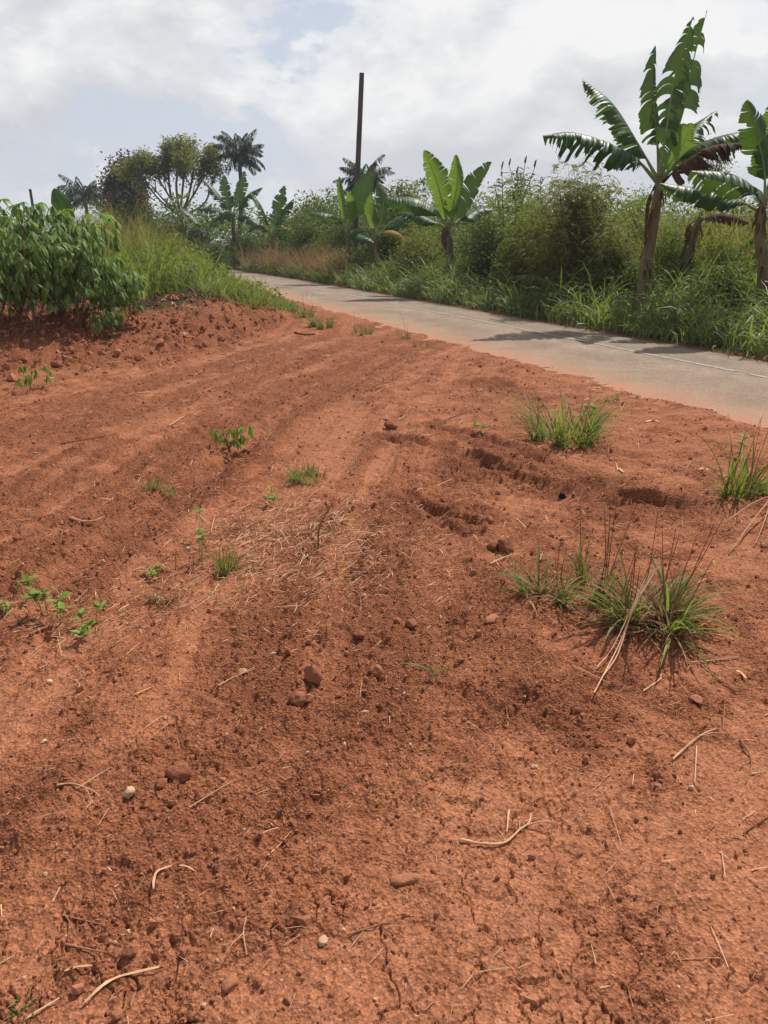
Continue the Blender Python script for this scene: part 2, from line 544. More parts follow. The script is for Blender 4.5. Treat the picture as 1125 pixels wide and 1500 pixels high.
def soil_mat():
    m, nt, out = mat_new('red_laterite_soil')
    L = nt.links.new
    tc = nd(nt, 'ShaderNodeTexCoord')
    lo = nd(nt, 'ShaderNodeAttribute', attribute_name='loose')
    vg = nd(nt, 'ShaderNodeAttribute', attribute_name='veg')
    n1 = nd(nt, 'ShaderNodeTexNoise', i_Scale=2.2, i_Detail=8.0, i_Roughness=0.62)
    n2 = nd(nt, 'ShaderNodeTexNoise', i_Scale=38.0, i_Detail=6.0, i_Roughness=0.7)
    n3 = nd(nt, 'ShaderNodeTexNoise', i_Scale=190.0, i_Detail=4.0, i_Roughness=0.7)
    v1 = nd(nt, 'ShaderNodeTexVoronoi', i_Scale=120.0)
    v2 = nd(nt, 'ShaderNodeTexVoronoi', i_Scale=55.0)
    for n in (n1, n2, n3, v1, v2):
        L(tc.outputs['Object'], n.inputs['Vector'])
    # mix factor crust -> loose
    a = nd(nt, 'ShaderNodeMath', operation='MULTIPLY_ADD')
    L(n1.outputs['Fac'], a.inputs[0]); a.inputs[1].default_value = 0.9; a.inputs[2].default_value = -0.45
    b = nd(nt, 'ShaderNodeMath', operation='MULTIPLY_ADD')
    L(n2.outputs['Fac'], b.inputs[0]); b.inputs[1].default_value = 1.5; b.inputs[2].default_value = -0.75
    c = nd(nt, 'ShaderNodeMath', operation='ADD'); L(a.outputs[0], c.inputs[0]); L(b.outputs[0], c.inputs[1])
    d = nd(nt, 'ShaderNodeMath', operation='ADD', use_clamp=True); L(c.outputs[0], d.inputs[0]); L(lo.outputs['Fac'], d.inputs[1])
    rp = ramp(nt, d.outputs[0], SOIL_STOPS)
    # grain: every crumb its own shade
    g = ramp(nt, v1.outputs['Color'], [(0.0, (0.42, 0.40, 0.39)), (0.35, (0.85, 0.84, 0.83)), (1.0, (1.42, 1.42, 1.40))])
    g2 = ramp(nt, n3.outputs['Fac'], [(0.32, (0.66, 0.63, 0.61)), (0.68, (1.3, 1.3, 1.3))])
    m1 = nd(nt, 'ShaderNodeMix', data_type='RGBA', blend_type='MULTIPLY'); m1.inputs[0].default_value = 0.85
    L(rp.outputs['Color'], m1.inputs[6]); L(g.outputs['Color'], m1.inputs[7])
    m2 = nd(nt, 'ShaderNodeMix', data_type='RGBA', blend_type='MULTIPLY'); m2.inputs[0].default_value = 0.8
    L(m1.outputs[2], m2.inputs[6]); L(g2.outputs['Color'], m2.inputs[7])
    n5 = nd(nt, 'ShaderNodeTexNoise', i_Scale=11.0, i_Detail=7.0, i_Roughness=0.7)
    L(tc.outputs['Object'], n5.inputs['Vector'])
    g5 = ramp(nt, n5.outputs['Fac'], [(0.32, (0.74, 0.70, 0.68)), (0.5, (1.0, 1.0, 1.0)), (0.68, (1.16, 1.18, 1.2))])
    m5 = nd(nt, 'ShaderNodeMix', data_type='RGBA', blend_type='MULTIPLY'); m5.inputs[0].default_value = 0.85
    L(m2.outputs[2], m5.inputs[6]); L(g5.outputs['Color'], m5.inputs[7])
    # rare pale grit
    gt = nd(nt, 'ShaderNodeSeparateColor'); L(v2.outputs['Color'], gt.inputs[0])
    gs = nd(nt, 'ShaderNodeMath', operation='GREATER_THAN'); L(gt.outputs[0], gs.inputs[0]); gs.inputs[1].default_value = 0.965
    gd = nd(nt, 'ShaderNodeMath', operation='LESS_THAN'); L(v2.outputs['Distance'], gd.inputs[0]); gd.inputs[1].default_value = 0.22
    gm = nd(nt, 'ShaderNodeMath', operation='MULTIPLY'); L(gs.outputs[0], gm.inputs[0]); L(gd.outputs[0], gm.inputs[1])
    m3 = nd(nt, 'ShaderNodeMix', data_type='RGBA'); L(gm.outputs[0], m3.inputs[0]); L(m5.outputs[2], m3.inputs[6]); m3.inputs[7].default_value = (0.5, 0.27, 0.16, 1)
    # soil covered with plant litter under the vegetation
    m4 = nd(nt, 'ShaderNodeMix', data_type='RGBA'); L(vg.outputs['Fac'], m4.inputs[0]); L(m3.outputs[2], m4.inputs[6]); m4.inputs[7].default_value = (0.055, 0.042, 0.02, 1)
    p = nd(nt, 'ShaderNodeBsdfPrincipled', i_Roughness=0.95)
    p.inputs['Specular IOR Level'].default_value = 0.12
    L(m4.outputs[2], p.inputs['Base Color'])
    # grain relief
    h1 = nd(nt, 'ShaderNodeMath', operation='MULTIPLY_ADD'); L(n3.outputs['Fac'], h1.inputs[0]); h1.inputs[1].default_value = 0.5
    L(v1.outputs['Distance'], h1.inputs[2])
    h2 = nd(nt, 'ShaderNodeMath', operation='MULTIPLY_ADD'); L(n2.outputs['Fac'], h2.inputs[0]); h2.inputs[1].default_value = 2.0; L(h1.outputs[0], h2.inputs[2])
    bs = nd(nt, 'ShaderNodeMath', operation='MULTIPLY_ADD'); L(d.outputs[0], bs.inputs[0]); bs.inputs[1].default_value = 0.5; bs.inputs[2].default_value = 0.5
    bp = nd(nt, 'ShaderNodeBump', i_Distance=0.012); L(bs.outputs[0], bp.inputs['Strength']); L(h2.outputs[0], bp.inputs['Height'])
    L(bp.outputs[0], p.inputs['Normal'])
    L(p.outputs[0], out.inputs['Surface'])
    return m


SOIL_STOPS = [(0.0, (0.350, 0.141, 0.072)), (0.3, (0.328, 0.126, 0.062)), (0.65, (0.314, 0.117, 0.057)), (1.0, (0.292, 0.106, 0.051))]
M = {}
M['soil'] = soil_mat()
M['clod'] = rough_mat('soil_clod', (0.25, 0.09, 0.045), (0.40, 0.165, 0.088), 60, 0.95, 1.0, dist=0.008)
M['stone'] = rough_mat('pale_stone', (0.36, 0.19, 0.10), (0.60, 0.42, 0.26), 25, 0.85, 0.4)
M['straw'] = rough_mat('dry_straw', (0.33, 0.16, 0.08), (0.62, 0.37, 0.215), 20, 0.8, 0.2, (1, 1, 1), 0.002)
M['twig'] = rough_mat('brown_twig', (0.14, 0.055, 0.03), (0.32, 0.15, 0.08), 25, 0.85, 0.3, dist=0.003)
M['drygrass'] = leaf_mat('dry_grass', [(0.16, 0.09, 0.045), (0.30, 0.18, 0.09), (0.46, 0.31, 0.17)], 0.3, (0.4, 0.25, 0.1), 0.7, 0.15)
M['bark'] = rough_mat('grey_bark', (0.06, 0.05, 0.04), (0.17, 0.145, 0.12), 9, 0.9, 0.5, (1, 1, 0.3))
M['banana_stem'] = rough_mat('banana_pseudostem', (0.06, 0.04, 0.022), (0.27, 0.205, 0.105), 7, 0.7, 0.5, (1, 1, 0.12), 0.02)
M['petiole'] = rough_mat('banana_petiole', (0.14, 0.17, 0.05), (0.30, 0.33, 0.12), 4, 0.55, 0.1)
M['banana_dark'] = leaf_mat('banana_leaf_dark', [(0.016, 0.042, 0.014), (0.032, 0.078, 0.022), (0.075, 0.14, 0.032)], 0.26, (0.2, 0.33, 0.02), 0.36, 0.5, 1.2)
M['banana_light'] = leaf_mat('banana_leaf_light', [(0.04, 0.10, 0.02), (0.08, 0.18, 0.03), (0.16, 0.28, 0.05)], 0.5, (0.30, 0.42, 0.03), 0.4, 0.45, 1.2)
M['banana_dead'] = leaf_mat('banana_leaf_dead', [(0.05, 0.022, 0.014), (0.10, 0.05, 0.03), (0.20, 0.12, 0.065)], 0.2, (0.2, 0.1, 0.04), 0.8, 0.15, 2.0)
M['banana_yellow'] = leaf_mat('banana_leaf_yellowing', [(0.16, 0.10, 0.02), (0.32, 0.22, 0.03), (0.42, 0.30, 0.05)], 0.4, (0.5, 0.33, 0.03), 0.5, 0.3, 3.0)
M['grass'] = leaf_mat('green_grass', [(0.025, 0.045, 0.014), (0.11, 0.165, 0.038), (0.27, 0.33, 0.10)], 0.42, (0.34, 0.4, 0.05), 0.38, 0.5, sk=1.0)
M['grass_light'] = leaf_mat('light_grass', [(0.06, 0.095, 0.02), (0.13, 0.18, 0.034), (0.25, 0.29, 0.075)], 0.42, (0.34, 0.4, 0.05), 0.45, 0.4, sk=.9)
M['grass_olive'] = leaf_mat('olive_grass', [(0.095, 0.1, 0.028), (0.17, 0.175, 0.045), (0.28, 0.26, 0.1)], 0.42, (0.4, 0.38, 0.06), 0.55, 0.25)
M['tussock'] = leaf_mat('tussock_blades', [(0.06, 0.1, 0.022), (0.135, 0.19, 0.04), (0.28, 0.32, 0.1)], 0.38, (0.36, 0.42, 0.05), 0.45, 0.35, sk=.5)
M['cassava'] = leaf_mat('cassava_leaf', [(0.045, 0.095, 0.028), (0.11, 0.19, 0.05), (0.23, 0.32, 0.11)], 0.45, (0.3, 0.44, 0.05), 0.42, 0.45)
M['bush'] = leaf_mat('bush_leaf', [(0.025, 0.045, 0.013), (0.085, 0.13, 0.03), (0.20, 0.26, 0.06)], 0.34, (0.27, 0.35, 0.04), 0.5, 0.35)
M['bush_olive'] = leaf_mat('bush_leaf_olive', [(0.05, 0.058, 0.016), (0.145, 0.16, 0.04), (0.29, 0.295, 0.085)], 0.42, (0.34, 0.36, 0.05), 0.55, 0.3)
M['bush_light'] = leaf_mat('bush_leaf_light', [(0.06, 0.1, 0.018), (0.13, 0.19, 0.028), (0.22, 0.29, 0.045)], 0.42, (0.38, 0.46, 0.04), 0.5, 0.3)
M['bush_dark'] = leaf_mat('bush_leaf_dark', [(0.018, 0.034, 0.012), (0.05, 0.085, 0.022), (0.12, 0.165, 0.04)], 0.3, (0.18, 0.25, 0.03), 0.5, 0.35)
M['red_leaf'] = leaf_mat('reddish_leaf', [(0.05, 0.032, 0.02), (0.10, 0.055, 0.034), (0.15, 0.08, 0.045)], 0.25, (0.2, 0.08, 0.04), 0.6, 0.25)
M['palm'] = leaf_mat('palm_leaflet', [(0.02, 0.034, 0.018), (0.04, 0.062, 0.028), (0.08, 0.105, 0.045)], 0.22, (0.1, 0.14, 0.03), 0.5, 0.35)
M['weed'] = leaf_mat('weed_leaf', [(0.12, 0.17, 0.03), (0.22, 0.29, 0.05), (0.33, 0.38, 0.09)], 0.35, (0.3, 0.42, 0.04), 0.5, 0.3)
M['pole'] = rough_mat('weathered_pole_wood', (0.055, 0.045, 0.038), (0.15, 0.12, 0.10), 6, 0.85, 0.4, (3, 3, 0.15))
M['char'] = rough_mat('charred_lump', (0.008, 0.008, 0.01), (0.03, 0.03, 0.035), 30, 0.8, 0.5)
M['stem_brown'] = rough_mat('woody_plant_stem', (0.09, 0.05, 0.03), (0.22, 0.14, 0.08), 20, 0.85, 0.3)

# ------------------------------------------------------------------ ground sheet
def build_ground():
    rad = list(np.linspace(0.12, 0.95, 40))
    while rad[-1] < 20:
        rad.append(rad[-1] * 1.0034)
    while rad[-1] < 60:
        rad.append(rad[-1] * 1.012)
    while rad[-1] < 1600:
        rad.append(rad[-1] * 1.12)
    rad = np.array(rad)
    ang = np.concatenate([np.linspace(-48, 48, 1080), np.linspace(48, 312, 70)[1:-1]])
    a = np.radians(ang)
    Rr, A = np.meshgrid(rad, a, indexing='ij')
    x, y = Rr * np.sin(A), Rr * np.cos(A)
    sh = x.shape
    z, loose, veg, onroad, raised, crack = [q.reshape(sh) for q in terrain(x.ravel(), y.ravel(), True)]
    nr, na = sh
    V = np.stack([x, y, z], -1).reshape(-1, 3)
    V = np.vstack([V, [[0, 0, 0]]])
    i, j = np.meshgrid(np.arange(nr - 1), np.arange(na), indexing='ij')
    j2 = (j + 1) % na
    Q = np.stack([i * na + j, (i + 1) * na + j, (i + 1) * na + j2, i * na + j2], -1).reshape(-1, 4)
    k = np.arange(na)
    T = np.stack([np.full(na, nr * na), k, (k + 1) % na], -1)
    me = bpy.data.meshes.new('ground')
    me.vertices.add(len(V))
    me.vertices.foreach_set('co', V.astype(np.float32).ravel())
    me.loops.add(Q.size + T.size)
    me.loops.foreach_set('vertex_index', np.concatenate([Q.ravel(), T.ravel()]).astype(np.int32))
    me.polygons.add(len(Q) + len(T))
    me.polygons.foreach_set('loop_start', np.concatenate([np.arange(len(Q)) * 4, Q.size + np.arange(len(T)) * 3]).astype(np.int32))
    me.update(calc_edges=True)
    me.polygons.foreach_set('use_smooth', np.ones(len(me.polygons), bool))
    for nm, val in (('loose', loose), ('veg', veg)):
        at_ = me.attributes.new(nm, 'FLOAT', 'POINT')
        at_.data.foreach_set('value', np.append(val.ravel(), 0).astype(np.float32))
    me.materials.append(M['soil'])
    o = bpy.data.objects.new('ground', me)
    col.objects.link(o)
    tag(o, 'bare red laterite soil with vehicle ruts, clods and cracked crust', 'ground', None, 'structure')


build_ground()

# ------------------------------------------------------------------ road
def build_road():
    m, nt, out = mat_new('dusty_asphalt')
    L = nt.links.new
    tc = nd(nt, 'ShaderNodeTexCoord')
    ac = nd(nt, 'ShaderNodeAttribute', attribute_name='across')
    n1 = nd(nt, 'ShaderNodeTexNoise', i_Scale=1.1, i_Detail=8.0, i_Roughness=0.65)
    n2 = nd(nt, 'ShaderNodeTexNoise', i_Scale=60.0, i_Detail=5.0, i_Roughness=0.75)
    v = nd(nt, 'ShaderNodeTexVoronoi', i_Scale=70.0)
    n4 = nd(nt, 'ShaderNodeTexNoise', i_Scale=4.5, i_Detail=6.0, i_Roughness=0.7)
    for n in (n1, n2, v, n4):
        L(tc.outputs['Object'], n.inputs['Vector'])
    base = ramp(nt, n1.outputs['Fac'], [(0.25, (0.18, 0.142, 0.105)), (0.5, (0.255, 0.203, 0.15)), (0.75, (0.33, 0.262, 0.195))])
    gr = ramp(nt, v.outputs['Color'], [(0.0, (0.55, 0.55, 0.55)), (1.0, (1.35, 1.32, 1.28))])
    m1 = nd(nt, 'ShaderNodeMix', data_type='RGBA', blend_type='MULTIPLY'); m1.inputs[0].default_value = 0.85
    L(base.outputs['Color'], m1.inputs[6]); L(gr.outputs['Color'], m1.inputs[7])
    # wheel paths, a little darker than the crown
    wp = ramp(nt, ac.outputs['Fac'], [(0.28, (1, 1, 1)), (0.42, (0.86, 0.86, 0.87)), (0.56, (1.04, 1.03, 1.02)), (0.74, (0.88, 0.88, 0.89)), (0.9, (0.96, 0.96, 0.96)), (1.0, (0.72, 0.68, 0.64))])
    w1 = nd(nt, 'ShaderNodeMix', data_type='RGBA', blend_type='MULTIPLY'); w1.inputs[0].default_value = 1.0
    L(m1.outputs[2], w1.inputs[6]); L(wp.outputs['Color'], w1.inputs[7])
    g4 = ramp(nt, n4.outputs['Fac'], [(0.3, (0.78, 0.77, 0.76)), (0.6, (1.08, 1.08, 1.08))])
    w2 = nd(nt, 'ShaderNodeMix', data_type='RGBA', blend_type='MULTIPLY'); w2.inputs[0].default_value = 0.8
    L(w1.outputs[2], w2.inputs[6]); L(g4.outputs['Color'], w2.inputs[7])
    m1 = w2
    # red dust drifting in from the near edge, a thin line of it at the far edge
    q = nd(nt, 'ShaderNodeMath', operation='MULTIPLY_ADD'); L(n4.outputs['Fac'], q.inputs[0]); q.inputs[1].default_value = 0.55; L(ac.outputs['Fac'], q.inputs[2])
    du = ramp(nt, q.outputs[0], [(0.27, (1, 1, 1)), (0.38, (0.7, 0.7, 0.7)), (0.55, (0.2, 0.2, 0.2)), (0.9, (0.06, 0.06, 0.06))])
    m2 = nd(nt, 'ShaderNodeMix', data_type='RGBA'); L(du.outputs['Color'], m2.inputs[0]); L(m1.outputs[2], m2.inputs[6]); m2.inputs[7].default_value = (0.42, 0.185, 0.095, 1)
    p = nd(nt, 'ShaderNodeBsdfPrincipled', i_Roughness=0.9); p.inputs['Specular IOR Level'].default_value = 0.2
    L(m2.outputs[2], p.inputs['Base Color'])
    h = nd(nt, 'ShaderNodeMath', operation='ADD'); L(n2.outputs['Fac'], h.inputs[0]); L(v.outputs['Distance'], h.inputs[1])
    b = nd(nt, 'ShaderNodeBump', i_Strength=0.6, i_Distance=0.006); L(h.outputs[0], b.inputs['Height']); L(b.outputs[0], p.inputs['Normal'])
    L(p.outputs[0], out.inputs['Surface'])
    n, k = 420, 13
    s = np.linspace(-25, 160, n)
    f = np.linspace(0, 1, k)
    S, Fx = np.meshgrid(s, f, indexing='ij')
    edge_far = ROAD_B + 0.10 * gnoise(S * 0.7, S * 0 + 3.1, 12) + 0.05 * gnoise(S * 4.0, S * 0 + 1.1, 13)
    o = (ROAD_A - 0.55) * (1 - Fx) + edge_far * Fx
    oo = o - bend_of(S)
    X, Y = oo * RN[0] + S * RD[0], oo * RN[1] + S * RD[1]
    Z = 0.018 * np.sin(np.pi * Fx) + 0.004
    V = np.stack([X, Y, Z], -1).reshape(-1, 3)
    i, j = np.meshgrid(np.arange(n - 1), np.arange(k - 1), indexing='ij')
    Q = np.stack([i * k + j, i * k + j + 1, (i + 1) * k + j + 1, (i + 1) * k + j], -1).reshape(-1, 4)
    mb = MB()
    mb.add(V, Q)
    ob = mb.build('road', m)
    at_ = ob.data.attributes.new('across', 'FLOAT', 'POINT')
    at_.data.foreach_set('value', Fx.ravel().astype(np.float32))
    tag(ob, 'narrow dusty asphalt road with red dust along its near edge', 'road', None, 'structure')
    # worn white line
    m, nt, out = mat_new('worn_white_line')
    L = nt.links.new
    tc = nd(nt, 'ShaderNodeTexCoord')
    n1 = nd(nt, 'ShaderNodeTexNoise', i_Scale=14.0, i_Detail=6.0, i_Roughness=0.75)
    L(tc.outputs['Object'], n1.inputs['Vector'])
    r = ramp(nt, n1.outputs['Fac'], [(0.42, (0.24, 0.19, 0.145)), (0.66, (0.40, 0.345, 0.28))])
    p = nd(nt, 'ShaderNodeBsdfPrincipled', i_Roughness=0.85)
    L(r.outputs['Color'], p.inputs['Base Color'])
    L(p.outputs[0], out.inputs['Surface'])
    s = np.linspace(-25, 120, 700)
    mb = MB()
    o0 = ROAD_C + 0.02 * gnoise(s * 0.5, s * 0, 3)
    wv = 0.042 + 0.012 * gnoise(s * 3, s * 0, 4)
    rows = []
    for o in (o0 - wv, o0 + wv):
        fx = (o - (ROAD_A - 0.55)) / (ROAD_B - ROAD_A + 0.55)
        oo = o - bend_of(s)
        rows.append(np.stack([oo * RN[0] + s * RD[0], oo * RN[1] + s * RD[1], 0.018 * np.sin(np.pi * fx) + 0.009], -1))
    V = np.stack(rows, 1).reshape(-1, 3)
    i = np.arange(len(s) - 1)
    keep = gnoise(s * 0.8, s * 0 + 7, 15)[:-1] > -0.62
    Q = np.stack([2 * i, 2 * i + 1, 2 * i + 3, 2 * i + 2], -1)[keep]
    mb.add(V, Q)
    tag(mb.build('road_marking', m), 'worn white line painted along the asphalt road', 'road marking', None, 'structure')


build_road()

# ------------------------------------------------------------------ banana plants
def banana_leaf(mats_parent, px_pts, Y, width, mat, tear=0.5, droop=0.9, pet=0.18, yaw=None, tone=0.5, fold_in=None, flags=0.0, label=None, tilt=0.0):
    """px_pts: (px, py, depth offset) along the midrib"""
    pts = np.array([at(a, b, Y + c) for a, b, c in px_pts])
    n = 84
    P = spline(pts, n)
    seglen = np.linalg.norm(np.diff(P, axis=0), axis=1)
    tt = np.concatenate([[0], np.cumsum(seglen)])
    Ltot = tt[-1]
    tt = tt / Ltot
    T = norm(np.gradient(P, axis=0))
    if yaw is None:
        dxy = pts[-1] - pts[0]
        S0 = norm(np.cross(dxy + np.array([1e-3, 1e-3, 0]), [0, 0, 1.0]))
    else:
        S0 = np.array([math.cos(yaw), math.sin(yaw), 0.0])
    S = norm(S0[None] - T * (T @ S0)[:, None])
    N = np.cross(S, T)
    N = N * np.sign(N[:, 2:3] + 1e-6) if yaw is None else N
    mb = MB()
    rib = MB()
    rr = np.interp(tt, [0, 0.2, 1], [0.045, 0.022, 0.004]) * min(1.0, Ltot / 2.2)
    tube(rib, P, rr, 6, 0, 0.5)
    u = np.clip((tt - pet) / (1 - pet), 0, 1)
    half = 0.5 * width * np.clip(np.minimum(1, (u / 0.10)) ** 0.6, 0, 1) * np.clip((1 - u) / 0.42, 0, 1) ** 0.62
    half = np.where(tt < pet, 0, half)
    i0 = int(np.argmax(half > 0.01)) - 1
    ns = 6
    cs = np.linspace(0, 1, ns)
    for sgn in (-1, 1):
        i = max(i0, 0)
        dr_s = droop * rng.uniform(0.85, 1.15)
        dev = 0.0
        while i < n - 1:
            k = int(rng.integers(2, 5)) if rng.random() < tear else int(rng.integers(6, 16))
            k = min(k, n - 1 - i)
            idx = np.arange(i, i + k + 1)
            dev = 0.6 * dev + rng.normal(0, 0.16) * tear
            phi = dr_s + dev
            cut = rng.uniform(1 - .3 * tear, 1.08) if rng.random() > 0.16 * tear else rng.uniform(0.4, 0.8)
            if flags and rng.random() < flags:
                i += k
                continue
            hw = half[idx] * cut * (1 + 0.10 * rng.normal(size=k + 1) * tear)
            # progressive droop across the blade
            ph = -0.25 + (phi + 0.25) * cs[None, :] ** 0.9
            dx = np.diff(np.concatenate([[0], cs]))
            ca = np.cumsum(np.cos(ph) * dx[None], 1)
            sa = np.cumsum(np.sin(ph) * dx[None], 1)
            fwd = 0.28 * (1 + 0.18 * rng.normal() * tear)
            pinch = (np.linspace(-1, 1, k + 1) * 0.5 * tear * 0.30)[:, None] * cs[None] ** 2
            step = (Ltot / n)
            V = (P[idx][:, None] + sgn * S[idx][:, None] * (hw[:, None] * ca)[..., None]
                 - N[idx][:, None] * (hw[:, None] * sa)[..., None]
                 + T[idx][:, None] * (hw[:, None] * fwd * cs[None] - pinch * step * k)[..., None])
            # the hanging parts follow gravity
            V[..., 2] -= (hw[:, None] * (cs[None] ** 2) * 0.35 * max(0, phi) * tilt)
            # gentle ripple along the veins
            V += N[idx][:, None] * (0.012 * np.sin(idx * 2.3 + sgn)[:, None] * cs[None])[..., None]
            g = np.arange((k + 1) * ns).reshape(k + 1, ns)
            Q = np.stack([g[:-1, :-1], g[1:, :-1], g[1:, 1:], g[:-1, 1:]], -1).reshape(-1, 4)
            mb.add(V, Q, 0, np.clip(tone + rng.normal(0, 0.08), 0, 1))
            i += k
    o = mb.build('leaf', M[mat], mats_parent)
    rib.build('midrib', M['petiole'] if mat != 'banana_dead' else M['banana_dead'], o, origin=mats_parent.location)
    if label:
        o['label'] = label
    return o


def banana_plant(label, Y, stem, radii, lv, name='banana_plant', group='banana plants along the far side of the road'):
    pts = np.array([at(a, b, Y + c) for a, b, c in stem])
    foot = pts[0].copy()
    foot[2] = ground_z(foot[0], foot[1]) - 0.03
    root = thing(name, label, 'banana plant', foot, group)
    P = spline(np.vstack([foot, pts]), 26)
    mb = MB()
    t = np.linspace(0, 1, 26)
    rr = np.interp(t, np.linspace(0, 1, len(radii)), radii)
    tube(mb, P, rr * (1 + 0.05 * rng.normal(size=26)), 12, 0, 0.55, jitter=0.05)
    # dry sheaths hanging on the stem
    n = int(34 * rr[0] / 0.14)
    k = rng.integers(3, 22, n)
    a = rng.uniform(0, 2 * math.pi, n)
    b = P[k] + np.stack([np.cos(a), np.sin(a), np.zeros(n)], -1) * (rr[k] * 1.02)[:, None]
    blades(mb, b, a, rng.uniform(0.12, 0.36, n) * rr[0] / 0.14, rng.uniform(0.03, 0.07, n), 2.75, 0.3, 4, 'lance', 1, rng.uniform(0.2, 0.9, n), 0.3)
    mb.build('pseudostem', [M['banana_stem'], M['banana_dead']], root)
    for kw in lv:
        kw = dict(kw)
        p = kw.pop('p')
        banana_leaf(root, p, Y, **kw)
    return root


D, Lt, Dd, Yl = 'banana_dark', 'banana_light', 'banana_dead', 'banana_yellow'
banana_plant('tallest banana plant with torn upright leaves and bright stalks at right', 15.5,
    [(945, 400, 0), (957, 330, 0), (965, 275, 0), (967, 258, 0)], [0.15, 0.125, 0.10, 0.085, 0.06],
    [dict(p=[(962, 266, 0), (930, 232, -.2), (882, 207, -.5), (836, 194, -.7), (795, 199, -.9)], width=1.25, mat=D, tear=.85, droop=1.4, tone=.4),
     dict(p=[(963, 262, 0), (935, 212, .1), (897, 152, .25), (854, 117, .4)], width=1.1, mat=D, tear=.75, droop=1.15, tone=.45),
     dict(p=[(966, 258, 0), (962, 200, .1), (955, 120, .2), (960, 66, .3)], width=0.5, mat=D, tear=.8, droop=1.1, yaw=0.15, tone=.4, pet=.25, tilt=1.6),
     dict(p=[(966, 256, -.1), (976, 190, -.2), (988, 115, -.2), (1010, 42, -.2), (1016, 24, -.2)], width=0.64, mat=D, tear=.9, droop=.8, yaw=-0.15, tone=.45, pet=.2, flags=.22, tilt=2.4),
     dict(p=[(969, 258, .1), (1000, 165, .4), (1014, 95, .5), (1036, 15, .5)], width=0.80, mat=D, tear=.7, droop=.7, yaw=0.3, tone=.8, pet=.22, flags=.32, tilt=2.4),
     dict(p=[(968, 256, -.1), (984, 236, -.1), (1000, 212, -.1), (1013, 180, -.1)], width=0.80, mat=Lt, tear=.35, droop=.35, yaw=-0.3, tone=.8, pet=.12, label='sunlit yellow green leaf'),
     dict(p=[(971, 258, .2), (1000, 212, .9), (1026, 180, 1.3), (1049, 162, 1.6)], width=0.95, mat=D, tear=.8, droop=1.2, tone=.45),
     dict(p=[(970, 262, 0), (1008, 222, -.2), (1056, 200, -.4), (1105, 194, -.6), (1150, 206, -.8)], width=0.95, mat=D, tear=.6, droop=1.25, tone=.5),
     dict(p=[(970, 268, 0), (1002, 238, -.5), (1042, 214, -.7), (1092, 208, -.9)], width=1.15, mat=Dd, tear=.9, droop=1.4, tone=.35, label='brown dead leaf hanging in shreds'),
     dict(p=[(960, 272, 0), (948, 296, -.2), (945, 330, -.2), (944, 356, -.2)], width=0.22, mat=Dd, tear=.9, droop=1.3, yaw=1.2, tone=.4, label='withered brown leaf hanging along the stem')])
banana_plant('withered banana plant with one brown shredded leaf behind the tallest one', 16.6,
    [(1004, 390, 0), (1016, 345, 0), (1026, 318, 0)], [0.13, 0.11, 0.085, 0.05],
    [dict(p=[(1025, 324, 0), (1050, 314, -.2), (1075, 316, -.3), (1098, 326, -.4)], width=0.6, mat=Dd, tear=.95, droop=1.4, tone=.55, pet=.1),
     dict(p=[(1024, 322, 0), (1010, 330, .1), (1005, 352, .1), (1004, 380, .1)], width=0.4, mat=Dd, tear=.9, droop=1.3, tone=.3, yaw=.5)])
banana_plant('banana plant at the picture edge with long dark leaves reaching left', 13.6,
    [(1119, 405, 0), (1113, 350, 0), (1116, 310, 0), (1121, 292, 0)], [0.125, 0.105, 0.085, 0.075, 0.05],
    [dict(p=[(1118, 298, 0), (1098, 276, -.3), (1060, 254, -.6), (1012, 250, -.9)], width=0.95, mat=D, tear=.5, droop=1.1, tone=.5),
     dict(p=[(1116, 312, 0), (1085, 296, .2), (1030, 278, .3), (966, 268, .3)], width=0.95, mat=D, tear=.5, droop=1.1, tone=.45),
     dict(p=[(1121, 292, 0), (1119, 245, 0), (1108, 195, -.1), (1094, 146, -.2)], width=0.56, mat=D, tear=.45, droop=1.0, tone=.45, yaw=.1),
     dict(p=[(1122, 290, .1), (1132, 240, .2), (1137, 190, .3), (1146, 140, .3)], width=0.7, mat=Lt, tear=.3, droop=.5, tone=.6, yaw=-.1),
     dict(p=[(1124, 292, .1), (1170, 250, .2), (1230, 240, .3), (1290, 260, .3)], width=0.8, mat=D, tear=.5, droop=1.0, tone=.5)])
banana_plant('banana plant with three upright pale green leaves in the middle of the hedge', 23.5,
    [(661, 400, 0), (657, 350, 0), (658, 326, 0)], [0.12, 0.105, 0.085, 0.055],
    [dict(p=[(656, 330, 0), (648, 296, .1), (637, 258, .2), (621, 220, .3)], width=0.80, mat=Lt, tear=.4, droop=.85, yaw=-.35, tone=.35, pet=.08),
     dict(p=[(660, 328, 0), (664, 300, -.1), (671, 262, -.2), (668, 226, -.3)], width=0.58, mat=Lt, tear=.2, droop=.9, yaw=.4, tone=.5, pet=.08),
     dict(p=[(663, 328, 0), (679, 302, .2), (697, 270, .4), (720, 237, .6)], width=0.75, mat=D, tear=.5, droop=.8, yaw=.6, tone=.8, pet=.1),
     dict(p=[(655, 332, 0), (635, 306, -.4), (605, 290, -.7), (563, 290, -1.0)], width=1.25, mat=D, tear=.25, droop=1.05, tone=.45),
     dict(p=[(655, 334, 0), (632, 322, .4), (608, 312, .7), (584, 310, 1.0)], width=0.85, mat=D, tear=.4, droop=1.0, tone=.35),
     dict(p=[(663, 330, 0), (682, 314, .5), (700, 305, .9), (722, 306, 1.2)], width=0.85, mat=D, tear=.4, droop=1.1, tone=.3),
     dict(p=[(656, 332, 0), (651, 338, -.2), (650, 352, -.3), (653, 368, -.3)], width=0.25, mat=Dd, tear=.6, droop=1.2, yaw=.2, tone=.6, label='short reddish brown dead leaf')])
